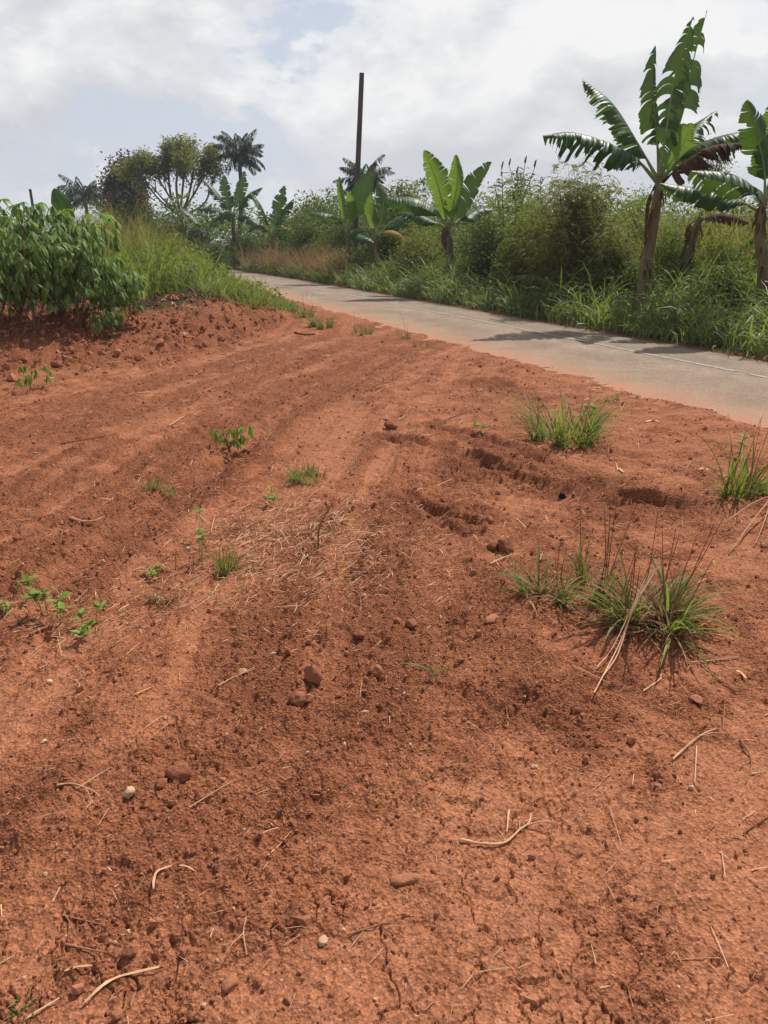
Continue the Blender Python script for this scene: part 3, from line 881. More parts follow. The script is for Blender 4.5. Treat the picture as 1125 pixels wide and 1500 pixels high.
banana_plant('low banana plant with one yellowing leaf beside the upright pale leaved one', 28.5,
    [(553, 385, 0), (551, 360, 0), (553, 345, 0)], [0.11, 0.09, 0.07, 0.045],
    [dict(p=[(553, 348, 0), (566, 338, -.2), (582, 340, -.3), (600, 356, -.4)], width=0.8, mat=Yl, tear=.6, droop=1.1, tone=.5, label='yellow and brown drooping leaf'),
     dict(p=[(553, 346, 0), (558, 318, .1), (562, 290, .2), (553, 266, .3)], width=0.62, mat=D, tear=.4, droop=.8, yaw=.4, tone=.65),
     dict(p=[(552, 346, 0), (546, 322, 0), (541, 300, .1), (543, 283, .1)], width=0.45, mat=Lt, tear=.3, droop=.9, yaw=-.2, tone=.35),
     dict(p=[(554, 346, .1), (572, 326, .4), (590, 316, .6), (604, 322, .8)], width=0.9, mat=D, tear=.3, droop=1.0, tone=.45),
     dict(p=[(552, 348, 0), (535, 336, -.3), (520, 336, -.4), (508, 346, -.5)], width=0.8, mat=D, tear=.3, droop=1.0, tone=.4)])
banana_plant('banana plant with a long dark leaf stretched left at the foot of the pole', 30.4,
    [(513, 385, 0), (510, 350, 0), (511, 334, 0)], [0.12, 0.10, 0.08, 0.05],
    [dict(p=[(510, 336, 0), (505, 310, .1), (500, 285, .1), (497, 258, .2)], width=0.4, mat=Lt, tear=.4, droop=1.1, yaw=.3, tone=.3),
     dict(p=[(512, 334, 0), (522, 305, .1), (534, 278, .2), (547, 250, .3)], width=0.85, mat=D, tear=.3, droop=.75, yaw=.4, tone=.75),
     dict(p=[(510, 338, 0), (494, 320, -.3), (475, 312, -.5), (452, 312, -.7)], width=1.0, mat=D, tear=.4, droop=.95, tone=.45),
     dict(p=[(512, 336, 0), (515, 312, -.2), (514, 295, -.3), (508, 280, -.4)], width=0.45, mat=Lt, tear=.4, droop=.8, yaw=-.2, tone=.4),
     dict(p=[(513, 340, 0), (525, 344, -.4), (538, 348, -.7), (548, 356, -.9)], width=0.8, mat=D, tear=.4, droop=.9, tone=.35)])
banana_plant('banana plant with pale arching stalks and short dark leaves beyond the dry grass', 41.5,
    [(399, 385, 0), (399, 360, 0), (399, 345, 0)], [0.13, 0.11, 0.09, 0.055],
    [dict(p=[(399, 345, 0), (404, 320, .1), (411, 295, .2), (417, 272, .3)], width=0.8, mat=D, tear=.6, droop=.8, yaw=.3, tone=.6),
     dict(p=[(400, 345, 0), (408, 322, .2), (418, 303, .3), (430, 291, .4)], width=1.2, mat=D, tear=.4, droop=.9, tone=.5),
     dict(p=[(398, 345, 0), (391, 322, -.1), (382, 300, -.2), (366, 280, -.3)], width=0.85, mat=D, tear=.6, droop=1.0, tone=.55),
     dict(p=[(400, 348, 0), (408, 336, -.3), (420, 333, -.4), (430, 342, -.5)], width=0.5, mat=Yl, tear=.7, droop=1.2, tone=.6, pet=.4),
     dict(p=[(398, 348, 0), (386, 332, -.3), (372, 330, -.5), (362, 340, -.6)], width=0.8, mat=D, tear=.5, droop=1.1, tone=.4)])
banana_plant('banana plant with many torn leaves in front of the tall palm', 46.0,
    [(341, 385, 0), (342, 345, 0), (342, 318, 0)], [0.16, 0.14, 0.11, 0.065],
    [dict(p=[(341, 320, 0), (328, 296, .1), (313, 276, .2), (296, 262, .3)], width=1.25, mat=D, tear=.6, droop=1.0, tone=.45),
     dict(p=[(341, 318, 0), (335, 296, 0), (330, 276, 0), (328, 256, 0)], width=0.75, mat=D, tear=.5, droop=.9, yaw=.3, tone=.5),
     dict(p=[(342, 317, 0), (346, 295, .1), (352, 272, .2), (358, 250, .3)], width=0.9, mat=D, tear=.6, droop=.85, yaw=-.2, tone=.55),
     dict(p=[(343, 318, 0), (354, 296, .1), (366, 283, .2), (384, 274, .3)], width=1.4, mat=D, tear=.6, droop=1.1, tone=.4),
     dict(p=[(341, 322, 0), (326, 308, -.5), (308, 304, -.8), (289, 306, -1)], width=1.2, mat=D, tear=.5, droop=1.1, tone=.45),
     dict(p=[(343, 322, 0), (356, 316, -.5), (372, 322, -.8), (386, 336, -1)], width=1.1, mat=D, tear=.5, droop=1.1, tone=.4),
     dict(p=[(342, 320, 0), (338, 310, -.7), (330, 312, -1.1), (322, 328, -1.4)], width=1.1, mat=D, tear=.5, droop=1.1, tone=.3)])
banana_plant('small banana plant with spreading dark leaves left of the torn leaved one', 46.0,
    [(305, 390, 0), (304, 360, 0), (303, 340, 0)], [0.10, 0.09, 0.075, 0.05],
    [dict(p=[(303, 342, 0), (292, 326, 0), (280, 314, .1), (264, 304, .2)], width=1.2, mat=D, tear=.4, droop=.9, tone=.35),
     dict(p=[(303, 342, 0), (310, 326, -.1), (320, 318, -.2), (336, 318, -.3)], width=1.0, mat=D, tear=.4, droop=1.0, tone=.35),
     dict(p=[(303, 342, 0), (294, 336, -.4), (282, 336, -.6), (268, 342, -.8)], width=1.0, mat=D, tear=.4, droop=1.0, tone=.35)])
banana_plant('young banana plant raising a single green leaf behind the cassava', 15.0,
    [(101, 345, 0), (100, 335, 0)], [0.06, 0.05, 0.035],
    [dict(p=[(100, 340, 0), (97, 322, 0), (90, 300, 0), (79, 276, .1)], width=0.34, mat=D, tear=.0, droop=.5, yaw=.2, tone=.9, pet=.15),
     dict(p=[(101, 342, 0), (112, 330, .1), (122, 328, .2), (130, 334, .3)], width=0.3, mat=Lt, tear=.2, droop=.8, tone=.35)], group=None)

# ------------------------------------------------------------------ palms
def palm(label, Y, foot_px, top, nf, fl, seed, trunk_r=0.16):
    global rng
    keep, rng = rng, np.random.default_rng(seed)
    t = at(top[0], top[1], Y)
    f = at(foot_px, 345, Y)
    f[2] = ground_z(f[0], f[1]) - 0.05
    root = thing('coconut_palm', label, 'palm tree', f)
    mb = MB()
    mid = (f + t) / 2 + np.array([0.25, 0, 0])
    tube(mb, spline([f, mid, t], 22), np.linspace(trunk_r * 1.3, trunk_r * 0.75, 22), 9, 0, 0.45, jitter=0.05)
    mb.build('trunk', M['bark'], root)
    mb = MB()
    for k in range(nf):
        az = k * 2.39996 + rng.normal(0, 0.15)
        th0 = np.interp(k, [0, nf - 1], [0.1, 1.75]) + rng.normal(0, 0.1)
        L = fl * rng.uniform(0.8, 1.1) * np.interp(k, [0, 4, nf], [0.7, 1, 0.95])
        n = 16
        s = np.linspace(0, 1, n)
        th = th0 + (0.75 + 0.7 * rng.random()) * s ** 1.4
        dl = L / (n - 1)
        h = np.concatenate([[0], np.cumsum(np.sin(th[1:]) * dl)])
        v = np.concatenate([[0], np.cumsum(np.cos(th[1:]) * dl)])
        P = t + np.stack([h * math.cos(az), h * math.sin(az), v], -1)
        tube(mb, P, np.linspace(0.035, 0.008, n) * fl / 2.5, 4, 0, 0.5, False)
        q = 44
        u = np.linspace(0.12, 1, q)
        B = np.stack([np.interp(u, s, P[:, c]) for c in range(3)], -1)
        for sg in (-1, 1):
            ll = fl * 0.30 * np.sin(np.pi * np.clip(u * 0.85 + 0.12, 0, 1)) ** 0.6
            a = az + sg * (1.15 - 0.5 * u) + rng.normal(0, 0.12, q)
            blades(mb, B, a, ll, 0.062 * fl / 2.5, 1.75 + 0.45 * rng.random(q), 0.9, 3, 'lance', 0, np.clip(rng.normal(0.4, 0.2, q), 0, 1), 0.4)
    mb.build('crown', M['palm'], root)
    # nuts
    mb = MB()
    for k in range(7):
        c = t + np.array([0.25 * math.cos(k * 0.9), 0.25 * math.sin(k * 0.9), -0.22 - 0.06 * (k % 3)])
        tube(mb, [c + [0, 0, .12], c + [0, 0, .06], c, c - [0, 0, .08], c - [0, 0, .13]], [0.02, 0.09, 0.11, 0.08, 0.02], 7, 0, 0.4)
    mb.build('coconut_cluster', M['petiole'], root)
    rng = keep
    return root


palm('tall slender coconut palm rising above the torn banana leaves', 62, 344, (351, 228), 30, 2.35, 3, 0.17)
palm('coconut palm half hidden behind the wooden pole', 44, 536, (534, 266), 26, 1.7, 8, 0.12)
palm('low palm with ragged fronds at the left end of the tree line', 75, 124, (124, 290), 26, 2.7, 5, 0.2)

# ------------------------------------------------------------------ trees and bushes
def grow(mb, p, d, L, r, depth, tips, spread=0.55, up=0.25, nb=(2, 3), shrink=0.74, mat=0):
    n = 5
    pts = [p]
    dd = d
    for k in range(n - 1):
        dd = norm(dd + rng.normal(0, 0.13, 3) + np.array([0, 0, up * 0.25]))
        pts.append(pts[-1] + dd * L / (n - 1))
    r2 = r * 0.66
    tube(mb, pts, np.linspace(r, r2, n), 6 if r > 0.03 else 4, mat, 0.5, False)
    if depth == 0:
        tips.append((pts[-1], dd))
        return
    for b in range(int(rng.integers(nb[0], nb[1] + 1))):
        a = rng.normal(0, 1, 3)
        nd_ = norm(dd + spread * norm(a - dd * (a @ dd)) * rng.uniform(0.6, 1.3))
        grow(mb, pts[-1] if b < 2 else pts[-2], nd_, L * shrink * rng.uniform(0.8, 1.15), r2 * 0.85, depth - 1, tips, spread, up, nb, shrink, mat)
    if depth <= 2:
        tips.append((pts[2], dd))


def open_tree():
    global rng
    keep, rng = rng, np.random.default_rng(21)
    Y = 62.0
    f = at(264, 345, Y)
    f[2] = ground_z(f[0], f[1]) - 0.05
    root = thing('spreading_tree', 'tall open crowned tree with bare branches showing below its leaves', 'tree', f)
    mb = MB()
    fork = at(264, 318, Y)
    tube(mb, spline([f, (f + fork) / 2 + [0.1, 0, 0], fork], 8), np.linspace(0.26, 0.2, 8), 9, 0, 0.5)
    tips = []
    for px, py, dy, r in ((232, 262, -.6, .10), (246, 250, .8, .12), (262, 248, -1.0, .11), (270, 252, 1.0, .12), (284, 250, .3, .12), (297, 262, -.5, .11), (312, 268, .6, .09), (222, 272, .7, .08), (208, 258, .2, .08)):
        e = at(px, py, Y + dy * 1.5)
        m = fork * 0.5 + e * 0.5 + np.array([0, 0, -0.2]) + rng.normal(0, .32, 3)
        P = spline([fork, m, e], 8)
        tube(mb, P, np.linspace(r, r * 0.6, 8), 7, 0, 0.5, False)
        dd = norm(P[-1] - P[-3])
        for b in range(3):
            a = rng.normal(0, 1, 3)
            grow(mb, P[-1 - b], norm(dd + 0.75 * norm(a) + [0, 0, .12]), 1.05, r * 0.5, 2, tips, 0.7, 0.25, (2, 3), 0.72)
    mb.build('trunk', M['bark'], root)
    mb = MB()
    for p, d in tips:
        n = int(rng.integers(24, 66) * (1.0 if p[2] > at(264, 256, Y)[2] else 0.3))
        if n < 3:
            continue
        tn = np.clip(rng.normal(0.45, 0.2), 0, 1)
        leaves(mb, p + np.clip(rng.normal(0, 0.26, (n, 3)), -.45, .45), rng.uniform(0.18, 0.32, n), rng.uniform(0.09, 0.15, n), 0, np.clip(tn + rng.normal(0, .15, n), 0, 1))
    mb.build('crown', M['bush_olive'], root)
    rng = keep


open_tree()


def dome_bush(name, label, cat, px, pytop, Y, wpx, mat, n_leaf=5000, leaf=(0.09, 0.04), style='round', depth=None, seed=1, group=None, trunk=0.0, top_mat=None, tonebase=0.45, py_base=None):
    """shrub or tree: stems from one foot, leaf clumps at the ends of its shoots"""
    global rng
    keep, rng = rng, np.random.default_rng(seed)
    Y0 = Y
    while off(at(px, 345, Y)[0], Y) < ROAD_B + 1.9 and px > 320:
        Y += 0.1
    leaf = (leaf[0] * Y / Y0, leaf[1] * Y / Y0)
    top = at(px, pytop, Y)
    f = np.array([top[0], Y, ground_z(top[0], Y) - 0.03])
    Hh = top[2] - f[2]
    rx = wpx / 2 / F * math.hypot(Y, Y * 0.36) * 0.94
    ry = (depth or rx * 0.8)
    root = thing(name, label, cat, f, group)
    sm_, lf = MB(), MB()
    n_leaf = int(n_leaf * 1.45)
    ncl = int(26 + n_leaf / (70 if cat == 'tree' else 150))
    per = n_leaf // ncl
    zc = trunk * Hh
    if trunk > 0.05:
        fork = f + np.array([0, 0, zc])
        tube(sm_, spline([f, (f + fork) / 2 + rng.normal(0, .05, 3), fork], 7), np.linspace(0.05 * Hh * .5, 0.03 * Hh * .5, 7), 8, 0, 0.5, False)
    else:
        fork = f
    lob = rng.uniform(0, 6.28, 3)
    for c in range(ncl):
        a = rng.uniform(0, 2 * math.pi)
        w = rng.random() ** 0.45
        el = rng.random() ** (0.8 if trunk < .2 else 0.6)
        prof = math.sqrt(max(0.0, 1 - el ** 2.2)) * (0.8 + 0.2 * min(1, el * 4))
        lump = 1 + 0.22 * math.sin(2 * a + lob[0]) + 0.2 * math.sin(4 * a + 4 * el + lob[1])
        cz = zc + (Hh - zc) * (0.03 + 0.97 * el * (0.78 + 0.22 * lump) * rng.uniform(.86, 1.06))
        e = f + np.array([rx * w * prof * lump * math.cos(a), ry * w * prof * lump * math.sin(a), cz])
        P = spline([fork + rng.normal(0, 0.03 * Hh, 3) * [1, 1, 0], (fork + e) / 2 + np.array([0, 0, 0.1 * Hh * (1 - el)]) + rng.normal(0, 0.04 * Hh, 3), e], 7)
        tube(sm_, P, np.linspace(0.008 * Hh / 1.5, 0.002, 7), 4, 0, 0.5, False)
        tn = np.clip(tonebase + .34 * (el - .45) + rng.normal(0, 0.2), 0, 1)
        m = max(6, int(per * rng.uniform(0.5, 1.6)))
        mi = 0
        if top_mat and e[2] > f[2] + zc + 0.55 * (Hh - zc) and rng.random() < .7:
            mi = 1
        if style == 'feather':
            q = max(2, m // 22)
            for s in range(q):
                u = rng.uniform(0.35, 1.0)
                b = np.array([np.interp(u, np.linspace(0, 1, 7), P[:, k]) for k in range(3)])
                aa, ll = rng.uniform(0, 6.28), rng.uniform(0.25, 0.55)
                nn = 22
                t = np.linspace(0.1, 1, nn)
                th = 0.5 + 1.3 * t
                pts = b + np.stack([np.cos(aa) * np.sin(th) * t * ll, np.sin(aa) * np.sin(th) * t * ll, np.cos(th) * t * ll], -1)
                dr = np.stack([np.cos(aa + np.where(np.arange(nn) % 2, 1, -1) * 1.0), np.sin(aa + np.where(np.arange(nn) % 2, 1, -1) * 1.0), np.full(nn, -0.4)], -1) + rng.normal(0, .25, (nn, 3))
                leaves(lf, pts, leaf[0] * rng.uniform(.7, 1.2, nn), leaf[1], mi, np.clip(tn + rng.normal(0, .15, nn), 0, 1), dirs=dr)
        else:
            u = rng.uniform(0.5, 1.03, m)
            b = np.stack([np.interp(u, np.linspace(0, 1, 7), P[:, k]) for k in range(3)], -1)
            cr = (0.085 if cat == 'tree' else 0.12) * (rx + Hh) / 2 * (0.7 + 0.6 * rng.random())
            b = b + np.clip(rng.normal(0, 1, (m, 3)), -1.7, 1.7) * cr * np.array([1, 1, .7])
            b[:, 2] = np.maximum(b[:, 2], f[2] + 0.05)
            leaves(lf, b, leaf[0] * rng.uniform(.6, 1.25, m), leaf[1] * rng.uniform(.7, 1.2, m), mi, np.clip(tn + rng.normal(0, .14, m), 0, 1), droop=0.35)
    sm_.build('trunk' if trunk > 0.05 else 'stem', M['stem_brown'] if trunk < .05 else M['bark'], root)
    lf.build('crown' if trunk > 0.05 else 'foliage', [M[mat]] + ([M[top_mat]] if top_mat else []), root)
    rng = keep
    return root


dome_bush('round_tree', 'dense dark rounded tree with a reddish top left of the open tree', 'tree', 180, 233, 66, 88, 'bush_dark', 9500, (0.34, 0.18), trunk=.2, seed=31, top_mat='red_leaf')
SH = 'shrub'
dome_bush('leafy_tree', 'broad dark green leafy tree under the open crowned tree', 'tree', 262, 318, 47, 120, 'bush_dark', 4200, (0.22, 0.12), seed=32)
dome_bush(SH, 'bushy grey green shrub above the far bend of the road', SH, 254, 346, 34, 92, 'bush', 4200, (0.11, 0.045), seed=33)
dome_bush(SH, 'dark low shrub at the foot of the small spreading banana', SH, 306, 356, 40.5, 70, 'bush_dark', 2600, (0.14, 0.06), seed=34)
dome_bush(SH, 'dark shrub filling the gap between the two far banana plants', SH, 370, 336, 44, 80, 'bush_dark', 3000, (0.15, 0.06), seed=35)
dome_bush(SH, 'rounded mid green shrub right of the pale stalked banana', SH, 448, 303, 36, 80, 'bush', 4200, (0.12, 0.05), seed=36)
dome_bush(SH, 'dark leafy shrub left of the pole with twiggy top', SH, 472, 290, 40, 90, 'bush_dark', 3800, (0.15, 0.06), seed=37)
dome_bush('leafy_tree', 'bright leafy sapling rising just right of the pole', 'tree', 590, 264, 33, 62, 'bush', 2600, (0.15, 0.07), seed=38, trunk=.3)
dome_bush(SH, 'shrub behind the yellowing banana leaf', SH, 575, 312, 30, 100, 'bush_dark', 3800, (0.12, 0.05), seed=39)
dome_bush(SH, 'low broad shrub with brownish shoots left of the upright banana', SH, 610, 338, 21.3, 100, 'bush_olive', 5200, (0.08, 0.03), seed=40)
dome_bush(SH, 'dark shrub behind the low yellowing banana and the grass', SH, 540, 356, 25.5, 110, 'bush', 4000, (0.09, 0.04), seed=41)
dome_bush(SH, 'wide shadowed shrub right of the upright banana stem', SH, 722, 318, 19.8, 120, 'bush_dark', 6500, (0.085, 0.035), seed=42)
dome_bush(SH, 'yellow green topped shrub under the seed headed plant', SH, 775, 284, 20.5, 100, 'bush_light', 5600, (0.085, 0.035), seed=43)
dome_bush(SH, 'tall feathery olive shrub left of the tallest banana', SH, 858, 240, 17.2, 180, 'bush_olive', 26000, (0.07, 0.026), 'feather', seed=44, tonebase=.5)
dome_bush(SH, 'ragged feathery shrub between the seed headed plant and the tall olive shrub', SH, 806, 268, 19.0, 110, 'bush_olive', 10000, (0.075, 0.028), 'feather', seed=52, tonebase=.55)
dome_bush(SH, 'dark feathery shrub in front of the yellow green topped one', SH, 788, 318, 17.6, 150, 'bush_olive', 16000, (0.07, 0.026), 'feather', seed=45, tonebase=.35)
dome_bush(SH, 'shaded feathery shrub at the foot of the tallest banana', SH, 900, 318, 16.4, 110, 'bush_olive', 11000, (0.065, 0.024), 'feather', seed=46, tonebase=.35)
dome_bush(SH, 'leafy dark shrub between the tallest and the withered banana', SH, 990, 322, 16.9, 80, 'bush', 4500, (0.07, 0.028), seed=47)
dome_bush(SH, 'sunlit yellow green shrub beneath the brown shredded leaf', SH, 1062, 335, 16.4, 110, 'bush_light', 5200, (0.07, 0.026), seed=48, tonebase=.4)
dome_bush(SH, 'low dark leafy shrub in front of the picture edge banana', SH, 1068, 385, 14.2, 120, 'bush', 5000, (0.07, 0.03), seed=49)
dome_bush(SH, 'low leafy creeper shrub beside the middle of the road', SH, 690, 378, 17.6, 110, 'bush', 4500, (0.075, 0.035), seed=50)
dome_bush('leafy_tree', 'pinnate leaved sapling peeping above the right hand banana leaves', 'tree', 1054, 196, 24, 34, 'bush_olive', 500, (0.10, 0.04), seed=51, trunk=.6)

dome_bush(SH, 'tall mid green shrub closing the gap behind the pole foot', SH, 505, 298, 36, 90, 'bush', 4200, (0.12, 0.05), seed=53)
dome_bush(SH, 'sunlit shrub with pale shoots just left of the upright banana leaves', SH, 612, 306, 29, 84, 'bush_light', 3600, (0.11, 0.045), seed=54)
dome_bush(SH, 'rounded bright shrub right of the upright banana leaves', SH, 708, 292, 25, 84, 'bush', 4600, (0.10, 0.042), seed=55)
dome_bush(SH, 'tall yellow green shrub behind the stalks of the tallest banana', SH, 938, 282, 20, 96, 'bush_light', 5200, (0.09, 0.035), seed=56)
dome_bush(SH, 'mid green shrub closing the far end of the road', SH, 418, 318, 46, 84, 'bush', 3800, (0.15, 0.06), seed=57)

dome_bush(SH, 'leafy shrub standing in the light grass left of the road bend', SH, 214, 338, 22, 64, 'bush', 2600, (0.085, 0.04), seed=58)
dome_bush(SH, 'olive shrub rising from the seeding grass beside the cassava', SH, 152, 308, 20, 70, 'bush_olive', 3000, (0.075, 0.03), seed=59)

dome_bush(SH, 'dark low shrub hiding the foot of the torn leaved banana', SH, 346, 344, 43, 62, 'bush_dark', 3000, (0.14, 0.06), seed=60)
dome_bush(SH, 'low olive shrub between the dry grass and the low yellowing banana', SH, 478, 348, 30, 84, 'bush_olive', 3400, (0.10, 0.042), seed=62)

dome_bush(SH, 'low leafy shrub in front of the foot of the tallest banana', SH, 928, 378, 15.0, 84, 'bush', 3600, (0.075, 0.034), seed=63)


def seed_head_plant():
    global rng
    keep, rng = rng, np.random.default_rng(61)
    Y = 23.0
    f = at(770, 345, Y)
    f[2] = ground_z(f[0], f[1])
    root = thing('castor_plant', 'tall plant with dark upright seed heads against the sky', 'plant', f)
    sm_, lf, hd = MB(), MB(), MB()
    for px, py in ((735, 248), (746, 243), (757, 255), (769, 240), (783, 246), (792, 262), (724, 268), (750, 270), (776, 268), (800, 275)):
        e = at(px, py, Y + rng.normal(0, .4))
        P = spline([f + rng.normal(0, .12, 3) * [1, 1, 0], (f + e) / 2 + rng.normal(0, .12, 3), e], 10)
        tube(sm_, P, np.linspace(.028, .008, 10), 5, 0, .5, False)
        u = rng.uniform(.55, .97, 34)
        b = np.stack([np.interp(u, np.linspace(0, 1, 10), P[:, k]) for k in range(3)], -1)
        az = rng.uniform(0, 6.28, 34)
        blades(lf, b, az, rng.uniform(.22, .42, 34), .055, 1.0, 1.1, 4, 'lance', 0, np.clip(rng.normal(.4, .2, 34), 0, 1), .4)
        if py < 262:
            hd = MB()
            tube(hd, [e, e + [0, 0, .06], e + [0.02, 0, .16], e + [0.04, 0, .21]], [.010, .028, .022, .006], 6, 0, .4, jitter=.12)
            hd.build('seed_head', M['stem_brown'], root)
    sm_.build('stem', M['stem_brown'], root)
    lf.build('foliage', M['bush'], root)
    rng = keep


seed_head_plant()

# ------------------------------------------------------------------ continuous growth ("stuff")
def strip_points(n, s0, s1, o0, o1, power=1.0):
    s = rng.uniform(s0, s1, n)
    o = o0 + (o1 - o0) * rng.random(n) ** power
    oo = o - bend_of(s)
    x, y = oo * RN[0] + s * RD[0], oo * RN[1] + s * RD[1]
    z = terrain(x, y, False)[0]
    return np.stack([x, y, z], -1), s, o


def stuff(mb, name, mats, label, cat):
    o = mb.build(name, mats)
    tag(o, label, cat, None, 'stuff')
    return o


def clumpy(P, scale, seed):
    return np.clip(0.5 + 0.9 * fbm(P[:, 0], P[:, 1], scale, 2, seed), 0, 1)


def verge():
    mb = MB()
    n = 46000
    P, s, o = strip_points(n, -14, 42, ROAD_B + 0.02, ROAD_B + 2.9, 1.0)
    c = clumpy(P, 1.1, 201)
    d = o - ROAD_B
    L = (0.55 + 0.62 * c) * np.interp(d, [0, .4, 1.0, 3], [.45, .85, 1.15, 1.3]) * rng.uniform(.55, 1.2, n)
    az = rng.uniform(0, 2 * math.pi, n)
    lean = np.abs(rng.normal(.25, .2, n))
    tone = np.clip(clumpy(P, .5, 203) * .55 + rng.normal(.22, .22, n), 0, 1)
    L = L * (.6 + .7 * clumpy(P, .45, 205))
    keepm = rng.random(n) < (0.25 + .75 * clumpy(P, .4, 206))
    a = keepm
    blades(mb, P[a], az[a], L[a], rng.uniform(.014, .034, n)[a], lean[a], rng.uniform(.8, 2.2, n)[a], 4, 'grass', 0, tone[a], .5)
    # broad leaved creepers among the grass
    m = 20000
    P, s, o = strip_points(m, -14, 42, ROAD_B + 0.2, ROAD_B + 2.6)
    c2 = clumpy(P, .8, 207)
    k = c2 > .48
    P = P[k]
    P[:, 2] += rng.uniform(.1, .85, len(P)) * np.interp((o[k] - ROAD_B), [0, 1, 3], [.4, 1, 1.3])
    leaves(mb, P, rng.uniform(.06, .12, len(P)), rng.uniform(.03, .06, len(P)), 1, np.clip(rng.normal(.5, .2, len(P)), 0, 1))
    # a few dead blades
    m = 1500
    P, s, o = strip_points(m, -14, 34, ROAD_B + 0.05, ROAD_B + 2.0)
    blades(mb, P, rng.uniform(0, 6.28, m), rng.uniform(.25, .7, m), .012, rng.uniform(.2, 1.2, m), rng.uniform(.6, 1.6, m), 4, 'grass', 2, rng.random(m), .5)
    stuff(mb, 'verge_grass', [M['grass'], M['bush'], M['drygrass']], 'rank green grass along the far side of the road', 'grass')


verge()


def undergrowth():
    """the tangle under and behind the bananas"""
    mb = MB()
    nc, per = 1500, 72
    C, s, o = strip_points(nc, -16, 46, ROAD_B + 2.0, ROAD_B + 8.0, .9)
    c = clumpy(C, 1.8, 211)
    d = o - ROAD_B
    top = np.interp(d, [1.8, 3, 5, 9], [.7, 1.3, 1.9, 2.2]) * (.5 + .7 * c) * np.interp(s, [-4, 4, 9, 25, 46], [.66, .72, 1.1, 1.5, 2.0])
    fs = np.interp(s, [0, 15, 46], [.9, 1.0, 1.7])
    rad = rng.uniform(.22, .5, nc) * fs
    C[:, 2] += np.maximum(0, top - rad * .6) * rng.random(nc) ** .6
    tn = np.clip(rng.normal(.4, .22, nc), 0, 1)
    dirs = norm(rng.normal(size=(nc, per, 3)) + np.array([0, -.2, .5]))
    P = C[:, None] + dirs * (rad[:, None] * rng.uniform(.75, 1.08, (nc, per)))[..., None]
    P[..., 2] = np.maximum(P[..., 2], .05)
    od = dirs + rng.normal(0, .5, dirs.shape) + np.array([0, 0, -.35])
    n = nc * per
    fl = np.repeat(fs, per)
    kind = np.repeat(rng.random(nc) < .4, per)
    P, od = P.reshape(-1, 3), od.reshape(-1, 3)
    tl = np.clip(np.repeat(tn, per) + rng.normal(0, .13, n), 0, 1)
    for kk, (l0, l1, w0, w1) in ((False, (.08, .16, .04, .08)), (True, (.12, .26, .018, .03))):
        q = kind == kk
        leaves(mb, P[q], rng.uniform(l0, l1, q.sum()) * fl[q], rng.uniform(w0, w1, q.sum()) * fl[q], 0 if not kk else 2, tl[q], dirs=od[q])
    m = 7000
    P, s, o = strip_points(m, -16, 46, ROAD_B + 2.2, ROAD_B + 7.0, .8)
    blades(mb, P, rng.uniform(0, 6.28, m), rng.uniform(.7, 1.7, m), rng.uniform(.012, .024, m), np.abs(rng.normal(.15, .12, m)), rng.uniform(.3, 1.2, m), 5, 'grass', 1, rng.random(m), .5)
    stuff(mb, 'undergrowth', [M['bush'], M['grass_olive'], M['bush_olive']], 'tangled dark undergrowth behind the far verge grass', 'undergrowth')


undergrowth()


def backlit_reeds():
    mb = MB()
    n = 13000
    P = np.stack([rng.uniform(5.5, 17, n), rng.uniform(17.2, 26, n), np.zeros(n)], -1)
    c = clumpy(P, 2.0, 221)
    L = rng.uniform(1.6, 3.0, n) * (.7 + .4 * c)
    blades(mb, P, rng.uniform(0, 6.28, n), L, rng.uniform(.018, .034, n), np.abs(rng.normal(.12, .1, n)), rng.uniform(.3, 1.5, n), 5, 'grass', 0, np.clip(c * .6 + rng.normal(.25, .2, n), 0, 1), .6)
    stuff(mb, 'tall_grass', M['grass_olive'], 'tall yellow green grass behind the large bananas', 'grass')


backlit_reeds()


def dry_patch():
    mb = MB()
    n = 5200
    P, s, o = strip_points(n, 27, 43, ROAD_B + .15, ROAD_B + 2.0)
    c = clumpy(P, 1.4, 231)
    s_w = np.interp(s, [27, 30, 38, 43], [0.15, 1, 1, .4])
    k = rng.random(n) < s_w * (.35 + .65 * c)
    blades(mb, P[k], rng.uniform(0, 6.28, n)[k], (rng.uniform(.7, 1.5, n) * (.6 + .6 * c))[k], rng.uniform(.014, .03, n)[k], np.abs(rng.normal(.15, .15, n))[k], rng.uniform(.3, 1.3, n)[k], 4, 'grass', 0, np.clip(rng.normal(.45, .25, n), 0, 1)[k], .5)
    stuff(mb, 'dry_grass', M['drygrass'], 'tan dry grass beside the far stretch of road', 'grass')


dry_patch()


